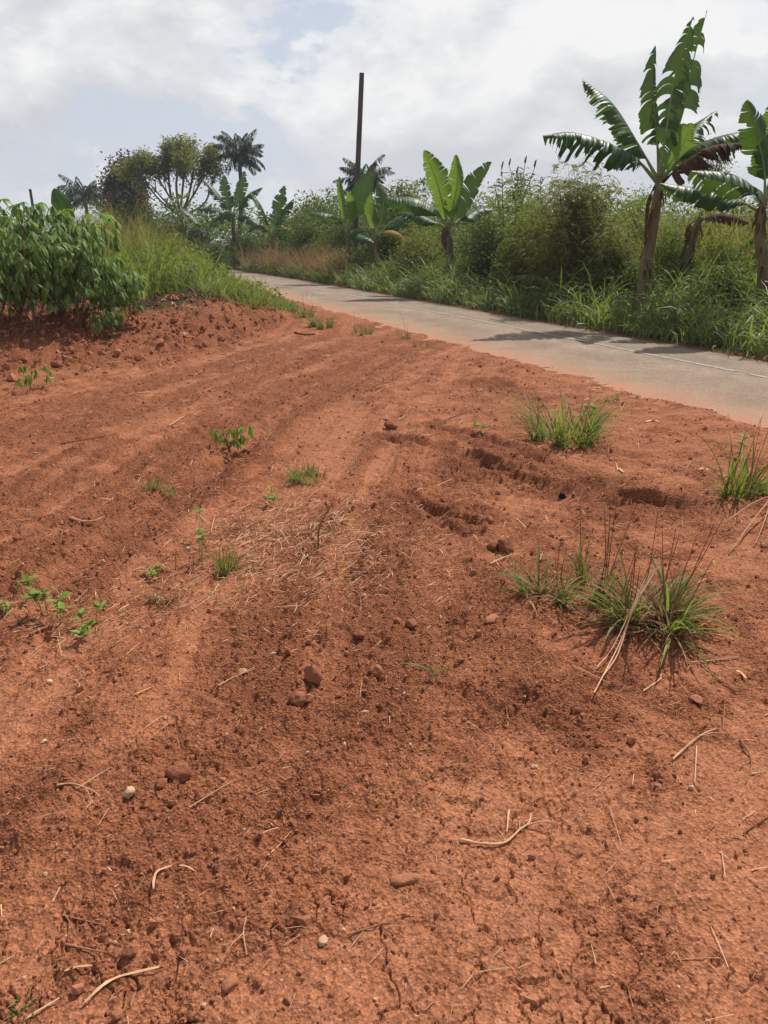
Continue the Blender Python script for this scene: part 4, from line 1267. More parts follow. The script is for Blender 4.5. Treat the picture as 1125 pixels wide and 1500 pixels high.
def left_growth():
    # rank green grass on the near verge, behind the heap
    mb = MB()
    n = 30000
    x = rng.uniform(-12.5, -2.0, n)
    y = rng.uniform(13.2, 42, n)
    o = off(x, y)
    lim = ROAD_A - .25 - .6 * rng.random(n)
    front = np.interp(x, [-12, -7, -5, -4.0, -3.2, -2.4], [13.8, 14.2, 14.0, 15.0, 16.2, 17.8]) + .5 * gnoise(x * 1.2, x * 0, 3)
    k = (o < lim) & (y > front)
    x, y, o = x[k], y[k], o[k]
    z = terrain(x, y, False)[0]
    P = np.stack([x, y, z], -1)
    n = len(x)
    c = clumpy(P, 1.3, 241)
    hgt = np.interp(lim[k] - o, [0, .8, 1.8, 3.6], [.10, .22, .5, 1.35])
    L = hgt * (.6 + .6 * c) * rng.uniform(.6, 1.2, n)
    blades(mb, P, rng.uniform(0, 6.28, n), L, rng.uniform(.014, .028, n), np.abs(rng.normal(.22, .18, n)), rng.uniform(.4, 1.6, n), 4, 'grass', 0, np.clip(c * .5 + rng.normal(.3, .2, n), 0, 1), .5)
    # fringe creeping over the edge of the heap to the road
    m = 1700
    t = rng.random(m)
    E = np.array([hit(a, b) for a, b in ((310, 428), (345, 434), (380, 440), (408, 450), (430, 458))])
    ex = np.interp(t, np.linspace(0, 1, 5), E[:, 0]) + rng.normal(0, .12, m)
    ey = np.interp(t, np.linspace(0, 1, 5), E[:, 1]) + rng.normal(0, .45, m)
    P = np.stack([ex, ey, terrain(ex, ey, False)[0]], -1)
    blades(mb, P, rng.uniform(0, 6.28, m), rng.uniform(.15, .5, m) * (1.1 - .6 * t), rng.uniform(.012, .02, m), np.abs(rng.normal(.4, .3, m)), rng.uniform(.4, 1.4, m), 4, 'grass', 0, np.clip(rng.normal(.5, .2, m), 0, 1), .5)
    m = 420
    x = rng.uniform(-11.5, -2.6, m)
    y = rng.uniform(14.2, 30, m)
    k = (off(x, y) < ROAD_A - .9) & (y > np.interp(x, [-12, -7, -5, -4.0, -3.2, -2.4], [13.8, 14.4, 14.4, 15.4, 16.8, 18.5]))
    x, y = x[k], y[k]
    C = np.stack([x, y, terrain(x, y, False)[0] + rng.uniform(.2, .95, len(x)) * np.interp(ROAD_A - off(x, y), [0, 1.5, 4], [.0, .25, 1.1])], -1)
    per = 60
    P = np.repeat(C, per, 0) + np.clip(rng.normal(0, 1, (len(C) * per, 3)), -1.6, 1.6) * [.22, .22, .16]
    leaves(mb, P, rng.uniform(.06, .15, len(P)), rng.uniform(.03, .06, len(P)), 1, np.clip(np.repeat(rng.normal(.5, .22, len(C)), per) + rng.normal(0, .12, len(P)), 0, 1))
    stuff(mb, 'roadside_grass', [M['grass_light'], M['bush_light']], 'light green rank grass between the soil heap and the road', 'grass')
    # tall seeding grass behind the cassava
    mb = MB()
    n = 9500
    x = rng.uniform(-16, -5.2, n)
    y = rng.uniform(14.5, 24, n)
    k = (off(x, y) < 3.2)
    x, y = x[k], y[k]
    n = len(x)
    z = terrain(x, y, False)[0]
    P = np.stack([x, y, z], -1)
    c = clumpy(P, 1.6, 251)
    L = rng.uniform(.9, 1.9, n) * (.75 + .35 * c) * np.interp(x / y, [-.52, -.42, -.38, -.30, -.22], [.82, .86, 1.12, 1.1, .6])
    tips = blades(mb, P, rng.uniform(0, 6.28, n), L, rng.uniform(.010, .022, n), np.abs(rng.normal(.14, .1, n)), rng.uniform(.2, 1.1, n), 5, 'grass', 0, np.clip(c * .5 + rng.normal(.25, .2, n), 0, 1), .5)
    q = tips[rng.random(n) < .22]
    m = len(q)
    for r_ in range(5):
        blades(mb, q - [0, 0, .05 * r_], rng.uniform(0, 6.28, m), rng.uniform(.06, .16, m), .008, rng.uniform(.3, 1.2, m), .6, 2, 'lance', 1, rng.random(m), .5)
    stuff(mb, 'seeding_grass', [M['grass_olive'], M['drygrass']], 'tall seeding olive grass behind the cassava patch', 'grass')


left_growth()


def far_wood():
    mb = MB()
    n = 44000
    a = rng.uniform(-.62, .62, n)
    Y = rng.uniform(54, 84, n)
    x = a * Y
    P = np.stack([x, Y, np.zeros(n)], -1)
    k = off(x, Y) > ROAD_B + 1
    k |= off(x, Y) < 2
    c = clumpy(P, 6, 261)
    P[:, 2] = (2.5 + 2.3 * c) * rng.random(n) ** .5
    P, c = P[k], c[k]
    n = len(P)
    leaves(mb, P, rng.uniform(.25, .5, n), rng.uniform(.12, .22, n), 0, np.clip(c * .6 + rng.normal(.2, .15, n), 0, 1))
    stuff(mb, 'far_thicket', M['bush'], 'distant green thicket closing the view behind the hedge', 'thicket')


far_wood()

# ------------------------------------------------------------------ pole and post
def poles():
    Y = 31.0
    top = at(530, 107, Y)
    b = at(521, 330, Y)
    f = np.array([b[0] - .02, Y, ground_z(b[0], Y) - .1])
    mb = MB()
    P = spline([f, b, top], 30)
    tube(mb, P, np.linspace(.135, .088, 30), 14, 0, .5, jitter=.012)
    root = mb.build('wooden_pole', M['pole'])
    tag(root, 'bare weathered wooden utility pole without wires behind the bananas', 'pole')
    mb = MB()
    Y = 27.0
    top = at(44, 277, Y)
    f = np.array([top[0] + .03, Y, ground_z(top[0], Y) - .1])
    tube(mb, spline([f, (f + top) / 2, top], 12), np.linspace(.055, .045, 12), 9, 0, .5, jitter=.03)
    tag(mb.build('fence_post', M['pole']), 'thin grey post standing far off behind the cassava', 'post')


poles()

# ------------------------------------------------------------------ cassava
def cassava(label, foot, H, nstem, spread, nleaf, seed, leaf=.15, name='cassava_plant', group=None, mat='cassava', tone=.45):
    global rng
    keep, rng = rng, np.random.default_rng(seed)
    foot = np.asarray(foot, float)
    root = thing(name, label, 'cassava plant', foot, group)
    st, lf = MB(), MB()
    for k in range(nstem):
        a = k / nstem * 6.28 + rng.uniform(0, 1)
        e = foot + np.array([spread * math.cos(a) * rng.uniform(.3, 1), spread * math.sin(a) * rng.uniform(.3, 1), H * rng.uniform(.62, 1.05)])
        P = spline([foot, foot * .5 + e * .5 + np.array([.12 * spread * math.cos(a), .12 * spread * math.sin(a), 0]), e], 14)
        tube(st, P, np.linspace(.016, .006, 14) * max(.35, min(1, H / 1.4)), 6, 0, .5)
        n = nleaf
        u = rng.uniform(.3, 1.0, n) ** .9
        b = np.stack([np.interp(u, np.linspace(0, 1, 14), P[:, c]) for c in range(3)], -1)
        az = np.arange(n) * 2.4 + rng.normal(0, .4, n)
        pl_ = rng.uniform(.6, 1.5, n) * leaf * 1.3
        tip = blades(st, b, az, pl_, .006 * max(.4, min(1, H)), rng.uniform(.7, 1.3, n), .7, 3, 'flat', 1, .5, .1)
        for j in range(7):
            sp = (j - 3) * .42
            ll = leaf * (1.0 - .07 * abs(j - 3)) * rng.uniform(.8, 1.15, n)
            blades(lf, tip, az + sp * 1.25 + rng.normal(0, .1, n), ll, ll * .22, 2.4 + rng.normal(.05, .2, n) - .5 * (u > .96), .6, 4, 'lance', 0, np.clip(tone + .25 * (u - .7) + rng.normal(0, .17, n), 0, 1), .25, fold=.2)  # leaves higher up the stem lighter: sky reflection put into their tone
    st.build('stem', [M['stem_brown'], M['petiole']], root)
    lf.build('foliage', M[mat], root)
    rng = keep
    return root


CG = 'cassava plants on the left bank'
cas = [
    ((52, 488), 1.45, 4, .42, 'large cassava plant at the front of the bank left of the yellow soil patch'),
    ((118, 484), 1.35, 4, .40, 'cassava plant standing directly behind the yellow soil patch'),
    ((-8, 492), 1.45, 4, .45, 'cassava plant cut by the left edge of the picture'),
    ((165, 478), 1.0, 3, .34, 'shorter cassava plant at the right end of the patch'),
    ((30, 462), 1.6, 4, .5, 'tall cassava plant in the second row behind the large front one'),
    ((90, 458), 1.5, 4, .5, 'tall cassava plant in the second row behind the yellow soil patch'),
    ((140, 455), 1.4, 3, .45, 'cassava plant in the second row near the olive grass'),
    ((-40, 470), 1.6, 4, .5, 'tall cassava plant in the second row at the left edge of the picture'),
]
for i, (p, H, ns, sp, lab) in enumerate(cas):
    cassava(lab, hit(*p), H, ns, sp * 1.15, 38, 300 + i, .168, group=CG, tone=.66)
cassava('small cassava plant with drooping leaves low on the right of the bank', hit(188, 470), .75, 2, .16, 22, 320, .13, group=CG)
cassava('tiny bushy cassava at the foot of the bank front', hit(158, 497), .42, 3, .16, 12, 321, .11, group=CG)
cassava('lone cassava seedling on the bare slope below the bank', hit(44, 572), .36, 1, .08, 11, 322, .11, name='cassava_seedling', mat='weed', tone=.3)
cassava('low bushy cassava seedling alone on the open red soil', hit(336, 657), .17, 4, .12, 6, 323, .075, name='cassava_seedling', mat='weed', tone=.35)

# ------------------------------------------------------------------ grass tufts and weeds
TG = None


def tuft(label, px, py, n, L, w, spreadr, lean=.35, bend=1.2, mat='tussock', stalks=0, stalkL=.4, dead=0, seed=1, tone=.45, name='grass_tuft', dirbias=None, extra=None):
    global rng
    keep, rng = rng, np.random.default_rng(seed)
    c = hit(px, py)
    root = thing(name, label, 'grass tuft', c)
    mb = MB()
    nc = max(3, n // 16)
    ck = rng.integers(0, nc, n)
    cr, ca = spreadr * np.sqrt(rng.random(nc)), rng.uniform(0, 6.28, nc)
    a = ca[ck]
    x, y = c[0] + (cr * np.cos(ca))[ck] + rng.normal(0, .018, n), c[1] + (cr * np.sin(ca))[ck] + rng.normal(0, .018, n)
    P = np.stack([x, y, terrain(x, y, False)[0] - .005], -1)
    P[:, 2] = np.minimum(P[:, 2], c[2] + .03)
    az = a + rng.normal(0, .9, n)
    blades(mb, P, az, L * (.28 + .9 * rng.random(n) ** 1.2), w * rng.uniform(.6, 1.2, n), np.abs(rng.normal(lean, .25, n)), bend * rng.uniform(.4, 1.4, n), 6, 'grass', 0, np.clip(rng.normal(tone, .2, n), 0, 1), .35, fold=.25)
    mb.build('blades', M[mat], root).name = 'blade_cluster'
    if dead:
        mb = MB()
        k = rng.integers(0, n, dead)
        blades(mb, P[k], rng.uniform(0, 6.28, dead), L * rng.uniform(.3, .9, dead), w * .6, rng.uniform(.3, 1.4, dead), rng.uniform(.3, 1.3, dead), 5, 'grass', 0, np.clip(rng.normal(.6, .25, dead), 0, 1), .4)
        mb.build('dry_blades', M['drygrass'], root).name = 'dry_blade_cluster'
    for s in range(stalks):
        b = P[rng.integers(0, n)]
        e = b + np.array([rng.normal(0, .14), rng.normal(0, .08), 1]) * stalkL * rng.uniform(.6, 1.1)
        m = MB()
        tube(m, spline([b, (b + e) / 2 + rng.normal(0, .012, 3), e], 7), np.linspace(.0028, .0013, 7), 5, 0, .4)
        m.build('dry_stalk', M['twig'], root)
    if extra:
        extra(root)
    rng = keep
    return root


def straw_bundle(root):
    """bent straws lying forward out of the big tussock"""
    for pts, w in (([(962, 835, -.05, .28), (930, 890, -.15, .16), (905, 950, 0, .02), (870, 1018, 0, .006)], .009),
                   ([(955, 838, -.05, .26), (925, 900, -.12, .12), (905, 960, 0, .015), (884, 992, 0, .006)], .009),
                   ([(945, 850, 0, .22), (920, 905, -.1, .10), (895, 955, 0, .01), (874, 980, 0, .006)], .007)):
        q = []
        for a, b, dy, hz in pts:
            d = ray(a, b)
            t = (hz - CH) / d[2]
            q.append([d[0] * t, d[1] * t, hz + .01])
        m = MB()
        tube(m, spline(q, 16), np.linspace(w * .42, w * .3, 16), 6, 0, .75)
        m.build('bent_straw', M['straw'], root)


tuft('largest grass tussock with tall brown stalks and bent straws at right', 950, 915, 125, .42, .014, .17, .66, 1.3, stalks=16, stalkL=.52, dead=280, seed=401, extra=straw_bundle)
tuft('grass tussock left of the largest one with long curved blades', 800, 880, 46, .30, .014, .10, .7, 1.1, stalks=2, stalkL=.35, dead=40, seed=402)
tuft('thin dry mixed grass tuft between the two tussocks at right', 850, 868, 60, .27, .008, .12, .35, .9, stalks=6, stalkL=.5, dead=60, seed=403, tone=.3)
tuft('bushy bright grass tuft near the road edge at right', 825, 648, 300, .50, .012, .27, .45, 1.0, 'grass_light', stalks=3, stalkL=.5, dead=90, seed=404, tone=.65)
tuft('wiry grass tuft by the right edge of the picture', 1078, 728, 80, .46, .012, .11, .4, 1.0, stalks=5, stalkL=.55, dead=40, seed=405)
tuft('bright small leafy tuft cut by the right edge of the picture', 1126, 722, 50, .16, .02, .07, .6, .9, 'weed', seed=406, tone=.5)
tuft('short dense grass tuft in the middle of the bare field', 455, 706, 190, .15, .006, .13, .5, .9, 'tussock', dead=70, seed=407, tone=.5)
tuft('low grass fringe just left of the short dense tuft', 428, 704, 70, .09, .006, .10, .6, .8, 'tussock', dead=30, seed=408, tone=.5)
tuft('grey green wiry tuft beside the straw patch', 325, 834, 130, .15, .005, .07, .5, .7, 'grass_olive', dead=40, seed=409, tone=.35)
tuft('straw coloured dry tuft in the lower left field', 235, 878, 60, .13, .005, .07, .5, .9, 'drygrass', dead=40, seed=410)
tuft('dark little grass tuft left of the middle field', 223, 716, 46, .13, .006, .05, .4, .7, 'grass', dead=10, seed=411, tone=.5)
tuft('small pale grass tuft right of the dark little one', 256, 728, 34, .12, .006, .05, .5, .8, 'tussock', dead=14, seed=412, tone=.55)
tuft('wispy thin tuft far left on the churned soil', 125, 708, 30, .12, .004, .05, .6, .8, 'drygrass', dead=10, seed=413)
tuft('green grass tuft on the near edge of the road below the heap', 470, 480, 220, .30, .012, .24, .45, .9, 'grass_light', dead=20, seed=414)
tuft('taller weedy tuft at the end of the heap by the road', 452, 466, 110, .36, .012, .16, .4, .9, 'grass_light', stalks=4, stalkL=.6, dead=20, seed=415)
tuft('flat green tuft in the middle of the near road edge', 528, 490, 130, .20, .010, .26, .6, .9, 'grass_light', stalks=2, stalkL=.4, dead=30, seed=416)
tuft('drying tuft at the right end of the near road edge weeds', 580, 498, 80, .16, .008, .26, .6, .9, 'grass_olive', stalks=2, stalkL=.4, dead=50, seed=417)
tuft('small dry tuft in the soil just below the road edge', 618, 508, 36, .16, .007, .12, .5, .9, 'drygrass', dead=20, seed=418)
tuft('slight green tuft beside the roadside near the bushy bright tuft', 893, 588, 36, .12, .01, .07, .6, .8, 'grass_light', dead=16, seed=419)
tuft('tiny green sprout low in the left corner of the field', 30, 1488, 26, .035, .005, .02, .6, .8, 'grass', seed=420, tone=.5)


def sprig():
    c = hit(630, 995)
    root = thing('grass_sprig', 'single three bladed grass sprig on the churned soil', 'grass sprig', c)
    m = MB()
    blades(m, np.array([c] * 4) + [0, 0, .035], [3.15, 5.0, -.5, -.9], [.14, .07, .11, .08], [.014, .013, .011, .009], [1.0, 1.3, 1.1, .8], [.8, .9, .7, .9], 7, 'grass', 0, [.4, .6, .5, .5], .15, fold=.3)
    m.build('blade_cluster', M['tussock'], root)
    m = MB()
    tube(m, [c - [0, 0, .01], c + [.004, 0, .035], c + [.012, .02, .085], c + [.018, .03, .14]], [.003, .0025, .0015, .001], 5, 0, .6)
    m.build('stem', M['straw'], root)


sprig()


def broad_weed(label, px, py, spots, leafL, seed, mat='weed', h=.10):
    global rng
    keep, rng = rng, np.random.default_rng(seed)
    c = hit(px, py)
    root = thing('broadleaf_weed', label, 'weed', c)
    st, lf = MB(), MB()
    for (a, b) in spots:
        p = flat(a, b, c[2] + h)
        base = np.array([p[0] * .6 + c[0] * .4, p[1] * .6 + c[1] * .4, 0])
        base[2] = ground_z(base[0], base[1]) - .004
        tube(st, spline([base, (base + p) / 2 + [0, 0, .02], p], 6), np.linspace(.0028, .0016, 6), 5, 0, .5)
        n = 9
        az = np.arange(n) * 2.2 + rng.uniform(0, 6)
        blades(lf, np.repeat(p[None], n, 0) - np.array([0, 0, 1]) * rng.uniform(0, .03, n)[:, None], az, leafL * rng.uniform(.35, .95, n), leafL * .36, rng.uniform(.8, 1.3, n), .55, 5, 'lance', 0, np.clip(rng.normal(.5, .2, n), 0, 1), .25, fold=.2)
    st.build('stem', M['petiole'], root)
    lf.build('foliage', M[mat], root)
    rng = keep


broad_weed('light green broadleaf weed in the dry straw at the left edge', 75, 905, [(40, 850), (62, 868), (85, 878), (92, 890), (50, 872)], .075, 501, h=.11)
broad_weed('second broadleaf weed with two stems right of the straw bundle', 125, 922, [(118, 898), (128, 912), (146, 886), (120, 922)], .055, 502, h=.06)
broad_weed('small green weed at the left border beside the broadleaf one', 5, 892, [(2, 884), (12, 888)], .04, 503, h=.04)
broad_weed('slender weed with a pale top leaf beside the wiry tuft', 291, 832, [(291, 775), (296, 785), (292, 745)], .05, 504, h=.16)
broad_weed('light weed seedling left of the slender weed', 222, 842, [(218, 832), (230, 828), (224, 838)], .045, 505, h=.04)
broad_weed('small round weed below the middle field tuft', 397, 735, [(393, 726), (402, 728), (398, 715)], .055, 506, h=.05)
broad_weed('pale yellow green seedling on the dark churned soil', 702, 632, [(696, 622), (707, 623)], .07, 507, h=.05)
broad_weed('leafy sprout at the right side of the bushy bright tuft', 868, 622, [(860, 595), (872, 598), (866, 606)], .09, 508, h=.22)
broad_weed('lone yellow leaf sprout by the roadside at right', 1088, 660, [(1085, 648), (1092, 640)], .06, 509, h=.12)

# ------------------------------------------------------------------ sticks, stalks and scraps
def ground_path(pp, lift=.004):
    q = []
    for a, b in pp:
        p = hit(a, b)
        p[2] += lift
        q.append(p)
    return q


def stick(label, pp, r=.004, mat='straw', name='dry_stalk', cat='stalk', tone=.55, side=None, lift=.005):
    m = MB()
    q = np.array(ground_path(pp, lift + r * .6))
    n = 7 * len(pp)
    P = spline(q, n)
    tube(m, P, r * np.linspace(1.1, .55, n) * (1 + .12 * rng.normal(size=n)), 6, 0, tone, jitter=.06)
    if side:
        k = int(n * side)
        d = norm(P[min(k + 2, n - 1)] - P[k])
        e = P[k] + (d + np.array([d[1], -d[0], .3]) * .8) * .07
        tube(m, spline([P[k], (P[k] + e) / 2 + [0, 0, .008], e], 6), np.linspace(r * .7, r * .3, 6), 5, 0, tone)
    o = m.build(name, M[mat])
    tag(o, label, cat)
    return o


stick('thick pale curved stalk lying on smooth soil at lower right', [(674, 1234), (705, 1240), (738, 1240), (762, 1222), (774, 1210), (778, 1194)], .0042, tone=.7, side=.7)
stick('short straight pale straw above the thick curved stalk', [(745, 1192), (742, 1222)], .0035, tone=.75)
stick('thin forked twig lying near the bottom middle', [(508, 1372), (540, 1364), (575, 1352), (608, 1340)], .0022, 'twig', 'twig', 'twig', .75, .5)
stick('slender pale straw slanting on smooth soil in the lower middle', [(392, 1256), (408, 1242), (427, 1222)], .0022)
stick('thin upright looking straw left of the half buried stone', [(361, 1346), (357, 1372), (362, 1402)], .0022, side=.5)
stick('brown twig with a stub lying at the lower left', [(92, 1344), (118, 1350), (150, 1358)], .003, 'twig', 'twig', 'twig', .8, .1)
stick('brown slightly bent twig under the stubbed twig at lower left', [(98, 1388), (130, 1396), (158, 1400)], .003, 'twig', 'twig', 'twig', .8)
stick('long pale forked root lying at right below the bent straws of the largest tussock', [(985, 1116), (1008, 1096), (1028, 1080), (1048, 1070)], .0035, tone=.6, side=.6)
stick('straight pale straw standing out beside the white chip at right', [(1020, 1096), (1017, 1150)], .0026, tone=.7)
stick('brown stick at the right with a pale broken end', [(1083, 1085), (1100, 1115), (1092, 1150)], .003, 'twig', 'twig', 'twig', .55, .5)
stick('pale straw piece below the brown stick at the right edge', [(1100, 1138), (1122, 1132)], .0026, tone=.65)
stick('dark thin twig at the right edge on smooth crust', [(1088, 1224), (1110, 1210), (1135, 1196)], .0024, 'twig', 'twig', 'twig', .25)
stick('pale straw lying across the soil right of the largest tussock', [(1010, 975), (1045, 970), (1082, 966)], .003, tone=.65, side=.5)
stick('short bright straw in front of the largest tussock', [(942, 1015), (965, 1000), (968, 990)], .003, tone=.8)
stick('thin straw left of the dark clod on the lower left soil', [(278, 1186), (318, 1164), (346, 1146)], .0024, tone=.45)
stick('pale crossing twig beside the yellow stone', [(85, 1158), (108, 1152), (138, 1162), (150, 1178)], .0026, 'straw', 'twig', 'twig', .5, .5)
stick('small pale twig in front of the churned clods at right', [(718, 828), (740, 820), (760, 815)], .004, tone=.7)
stick('brown stick lying in the churned soil at the far left', [(104, 762), (122, 767), (142, 766)], .010, 'straw', 'stick', 'stick', .45)
stick('long thin twig lying across the tracks at left', [(88, 652), (130, 645), (172, 638)], .006, 'twig', 'twig', 'twig', .45)
stick('pale thin twig lying above the lone cassava seedling', [(248, 625), (270, 612), (288, 604)], .006, 'straw', 'twig', 'twig', .5, .5)
stick('dark flat stick lying near the top of the bare field', [(432, 489), (447, 492), (462, 491)], .018, 'twig', 'stick', 'stick', .2)
stick('long brown twig half buried across the far rut', [(632, 628), (665, 612), (690, 604)], .006, 'twig', 'twig', 'twig', .4)
stick('pale straw lying on the bank foot below the cassava', [(84, 517), (95, 524), (106, 530)], .009, tone=.75)
stick('pale straw in the tracks at the bank foot', [(66, 558), (80, 556)], .010, tone=.75)
stick('thin curled straw beside the small white chip at far left', [(88, 994), (112, 1000), (116, 1010), (100, 1020), (78, 1025)], .0022, tone=.55)
stick('straw crossing the pale stone right of the tracks', [(320, 1010), (345, 993), (375, 985)], .0026, tone=.5)
stick('short pale straw near the middle left of the lower field', [(198, 1022), (222, 1010)], .003, tone=.65)


def standing_stem(label, px, py, tip_px, tip_py, r=.004, bow=.03):
    b = hit(px, py)
    d = ray(tip_px, tip_py)
    t = (b[1] + .05) / d[1]
    e = np.array([d[0] * t, d[1] * t, CH + d[2] * t])
    m = MB()
    tube(m, spline([b - [0, 0, .02], (b + e) / 2 - [bow, 0, 0], e], 12), np.linspace(r, r * .5, 12), 6, 0, .35)
    tag(m.build('dead_weed', M['twig']), label, 'dead weed')


standing_stem('bare brown stem standing upright beside the straw patch', 466, 806, 487, 738, .005)
standing_stem('short bare stem standing left of the slender weed', 257, 838, 258, 800, .003, .0)


def bare_branch(label, pps, r, mat='twig', tone=.6):
    m = MB()
    for pp, lifts in pps:
        q = np.array([hit(a, b) + [0, 0, z] for (a, b), z in zip(pp, lifts)])
        tube(m, spline(q, 18), np.linspace(r, r * .4, 18), 6, 0, tone, jitter=.05)
    tag(m.build('bare_branch', M[mat]), label, 'branch')


bare_branch('dead forked branch lying by the right edge of the picture', [([(1135, 745), (1105, 770), (1080, 800), (1068, 812)], [.12, .06, .03, .01]),
            ([(1135, 748), (1100, 755), (1060, 778), (1045, 775)], [.11, .07, .05, .02]), ([(1128, 745), (1118, 775), (1106, 800)], [.10, .05, .01])], .006, 'straw', .35)


def dry_leaf(label, pp, w, tone=.7, name='dry_leaf', cat='dry leaf'):
    q = np.array(ground_path(pp, .008))
    P = spline(q, 16)
    T = norm(np.gradient(P, axis=0))
    S = norm(np.cross(T, [0, 0, 1.0]))
    t = np.linspace(0, 1, 16)
    hw = .5 * w * (np.sin(np.pi * (t * .9 + .06)) ** .6) * (1 + .15 * rng.normal(size=16))
    up = np.array([0, 0, 1.0])
    curl = .5 + .3 * np.sin(t * 9)
    V = np.stack([P - S * hw[:, None] + up * (hw * curl)[:, None], P - up * .002, P + S * hw[:, None] + up * (hw * (1 - curl))[:, None]], 1)
    g = np.arange(48).reshape(16, 3)
    Q = np.concatenate([np.stack([g[:-1, c], g[:-1, c + 1], g[1:, c + 1], g[1:, c]], -1) for c in (0, 1)])
    m = MB()
    m.add(V, Q, 0, tone)
    o = m.build(name, M['straw'])
    sd = o.modifiers.new('thickness', 'SOLIDIFY')
    sd.thickness = .0012
    tag(o, label, cat)


dry_leaf('long pale dry grass blade curling across the bottom left', [(120, 1480), (150, 1452), (172, 1436), (200, 1428), (234, 1421)], .006, .8)
dry_leaf('pale folded dry leaf scrap at lower left', [(226, 1310), (226, 1292), (232, 1282), (252, 1273)], .005, .85)
dry_leaf('tiny pale leaf scrap beside the folded one', [(263, 1273), (274, 1274), (285, 1279)], .003, .85)
dry_leaf('flat pinkish dry blade near the bottom left edge', [(95, 1428), (115, 1422), (136, 1420)], .005, .6)
dry_leaf('dry blade pointing out of the bottom left corner', [(40, 1502), (62, 1484), (88, 1468)], .004, .75)
dry_leaf('crumpled white leaf scrap right of the largest tussock', [(1076, 985), (1085, 990), (1092, 1000)], .010, 1.0, 'leaf_scrap', 'leaf scrap')
dry_leaf('small white scrap near the crumpled one at right', [(1052, 996), (1060, 1000)], .007, .95, 'leaf_scrap', 'leaf scrap')
dry_leaf('fallen pale pink leaf on the soil close to the road', [(945, 620), (956, 618), (966, 620)], .022, .8)
dry_leaf('white scrap on the ridge beside the dark rut', [(905, 688), (913, 694)], .014, 1.0, 'leaf_scrap', 'leaf scrap')
dry_leaf('white scrap in front of the wiry right edge tuft', [(1022, 690), (1032, 688), (1038, 692)], .014, 1.0, 'leaf_scrap', 'leaf scrap')


# ------------------------------------------------------------------ stones and clods
def lump(label, px, py, size, mat='clod', name='soil_clod', cat='clod', sq=(1, 1, .8), seed=0, tone=.5, sink=.25, bumps=.28):
    g = np.random.default_rng(seed + 900)
    c = hit(px, py)
    nu, nv = 22, 14
    u = np.linspace(0, 2 * math.pi, nu, endpoint=False)
    v = np.linspace(-math.pi / 2 + .08, math.pi / 2 - .08, nv)
    U, Vv = np.meshgrid(u, v, indexing='ij')
    dirs = np.stack([np.cos(Vv) * np.cos(U), np.cos(Vv) * np.sin(U), np.sin(Vv)], -1)
    rad = np.ones(U.shape)
    for k in range(14):   # facets
        n = norm(g.normal(size=3))
        d = dirs @ n
        rad = np.minimum(rad, np.where(d > .25, g.uniform(.55, .95) / np.maximum(d, .25), 9))
    rad = rad * (1 + bumps * .35 * np.sin(dirs @ g.normal(size=3) * 5 + 1) * np.sin(dirs @ g.normal(size=3) * 7))
    q3 = dirs * 3.1 + seed
    rad = rad * (1 + bumps * .5 * (gnoise(q3[..., 0] + q3[..., 2], q3[..., 1], seed) + .6 * gnoise(2.3 * q3[..., 0] - q3[..., 2], 2.3 * q3[..., 1] + q3[..., 2], seed + 1)))
    V = dirs * rad[..., None] * size * np.array(sq)
    a = g.uniform(0, 6.28)
    Rm = np.array([[math.cos(a), -math.sin(a), 0], [math.sin(a), math.cos(a), 0], [0, 0, 1]])
    V = V @ Rm.T + c + np.array([0, 0, size * sq[2] * (1 - 2 * sink)])
    idx = np.arange(nu * nv).reshape(nu, nv)
    Q = np.stack([idx[:, :-1], np.roll(idx, -1, 0)[:, :-1], np.roll(idx, -1, 0)[:, 1:], idx[:, 1:]], -1).reshape(-1, 4)
    m = MB()
    m.add(V, Q, 0, tone)
    m.add(V[:, -1], np.array([[0, k, k + 1] for k in range(1, nu - 1)]), 0, tone)
    m.add(V[:, 0], np.array([[0, k + 1, k] for k in range(1, nu - 1)]), 0, tone)
    tag(m.build(name, M[mat]), label, cat)


lump('pale yellow topped stone on the lower left soil', 189, 1168, .019, 'stone', 'stone', 'stone', (1.1, 1, .8), 1, .55)
lump('large dark faced clod right of the pale yellow stone', 262, 1140, .040, seed=2, tone=.25)
lump('smaller clod touching the large dark faced one', 236, 1152, .022, seed=3, tone=.3)
lump('loose clod below the large dark faced one', 293, 1172, .016, seed=4, tone=.3)
lump('pale pebble by the crossing straw in the middle left', 355, 987, .018, 'stone', 'stone', 'stone', (1.2, 1, .7), 5, .3)
lump('angular pale stone chip near the bottom middle', 473, 1383, .014, 'stone', 'stone', 'stone', (1, 1.3, .6), 6, .45)
lump('smooth elongated stone half buried in the lower middle', 592, 1292, .034, 'clod', 'stone', 'stone', (.6, 1.3, .5), 7, .7, .5, .25)
lump('round embedded stone at the bottom left middle', 335, 1446, .022, 'clod', 'stone', 'stone', (1, 1, .6), 8, .6, .48)
lump('dark wedge shaped clod at the lower left', 191, 1396, .018, seed=9, tone=.4)
lump('upright clod of the pair in the centre left of the churned soil', 458, 998, .042, seed=10, tone=.45, sq=(.9, .9, 1.1))
lump('rough low clod in front of the upright one', 434, 1028, .040, seed=11, tone=.35, sq=(1.2, 1, .8))
lump('small clod between the rough low one and the upright one', 452, 1026, .020, seed=12, tone=.5)
lump('dark boxy clod alone in the upper middle field', 572, 628, .062, seed=13, tone=.25, sq=(1.2, .8, .8))
lump('pale flat clod behind the dark boxy one', 566, 616, .045, seed=14, tone=.8, sq=(1.2, .8, .5))
lump('darkest clod left of the tussocks', 740, 805, .055, seed=15, tone=.05)
lump('clod leaning against the darkest one', 722, 806, .035, seed=16, tone=.15)
lump('clod on the edge of the cracked crust', 715, 765, .035, seed=17, tone=.45)
lump('dark clod in the churned middle of the field', 527, 938, .030, seed=18, tone=.2)
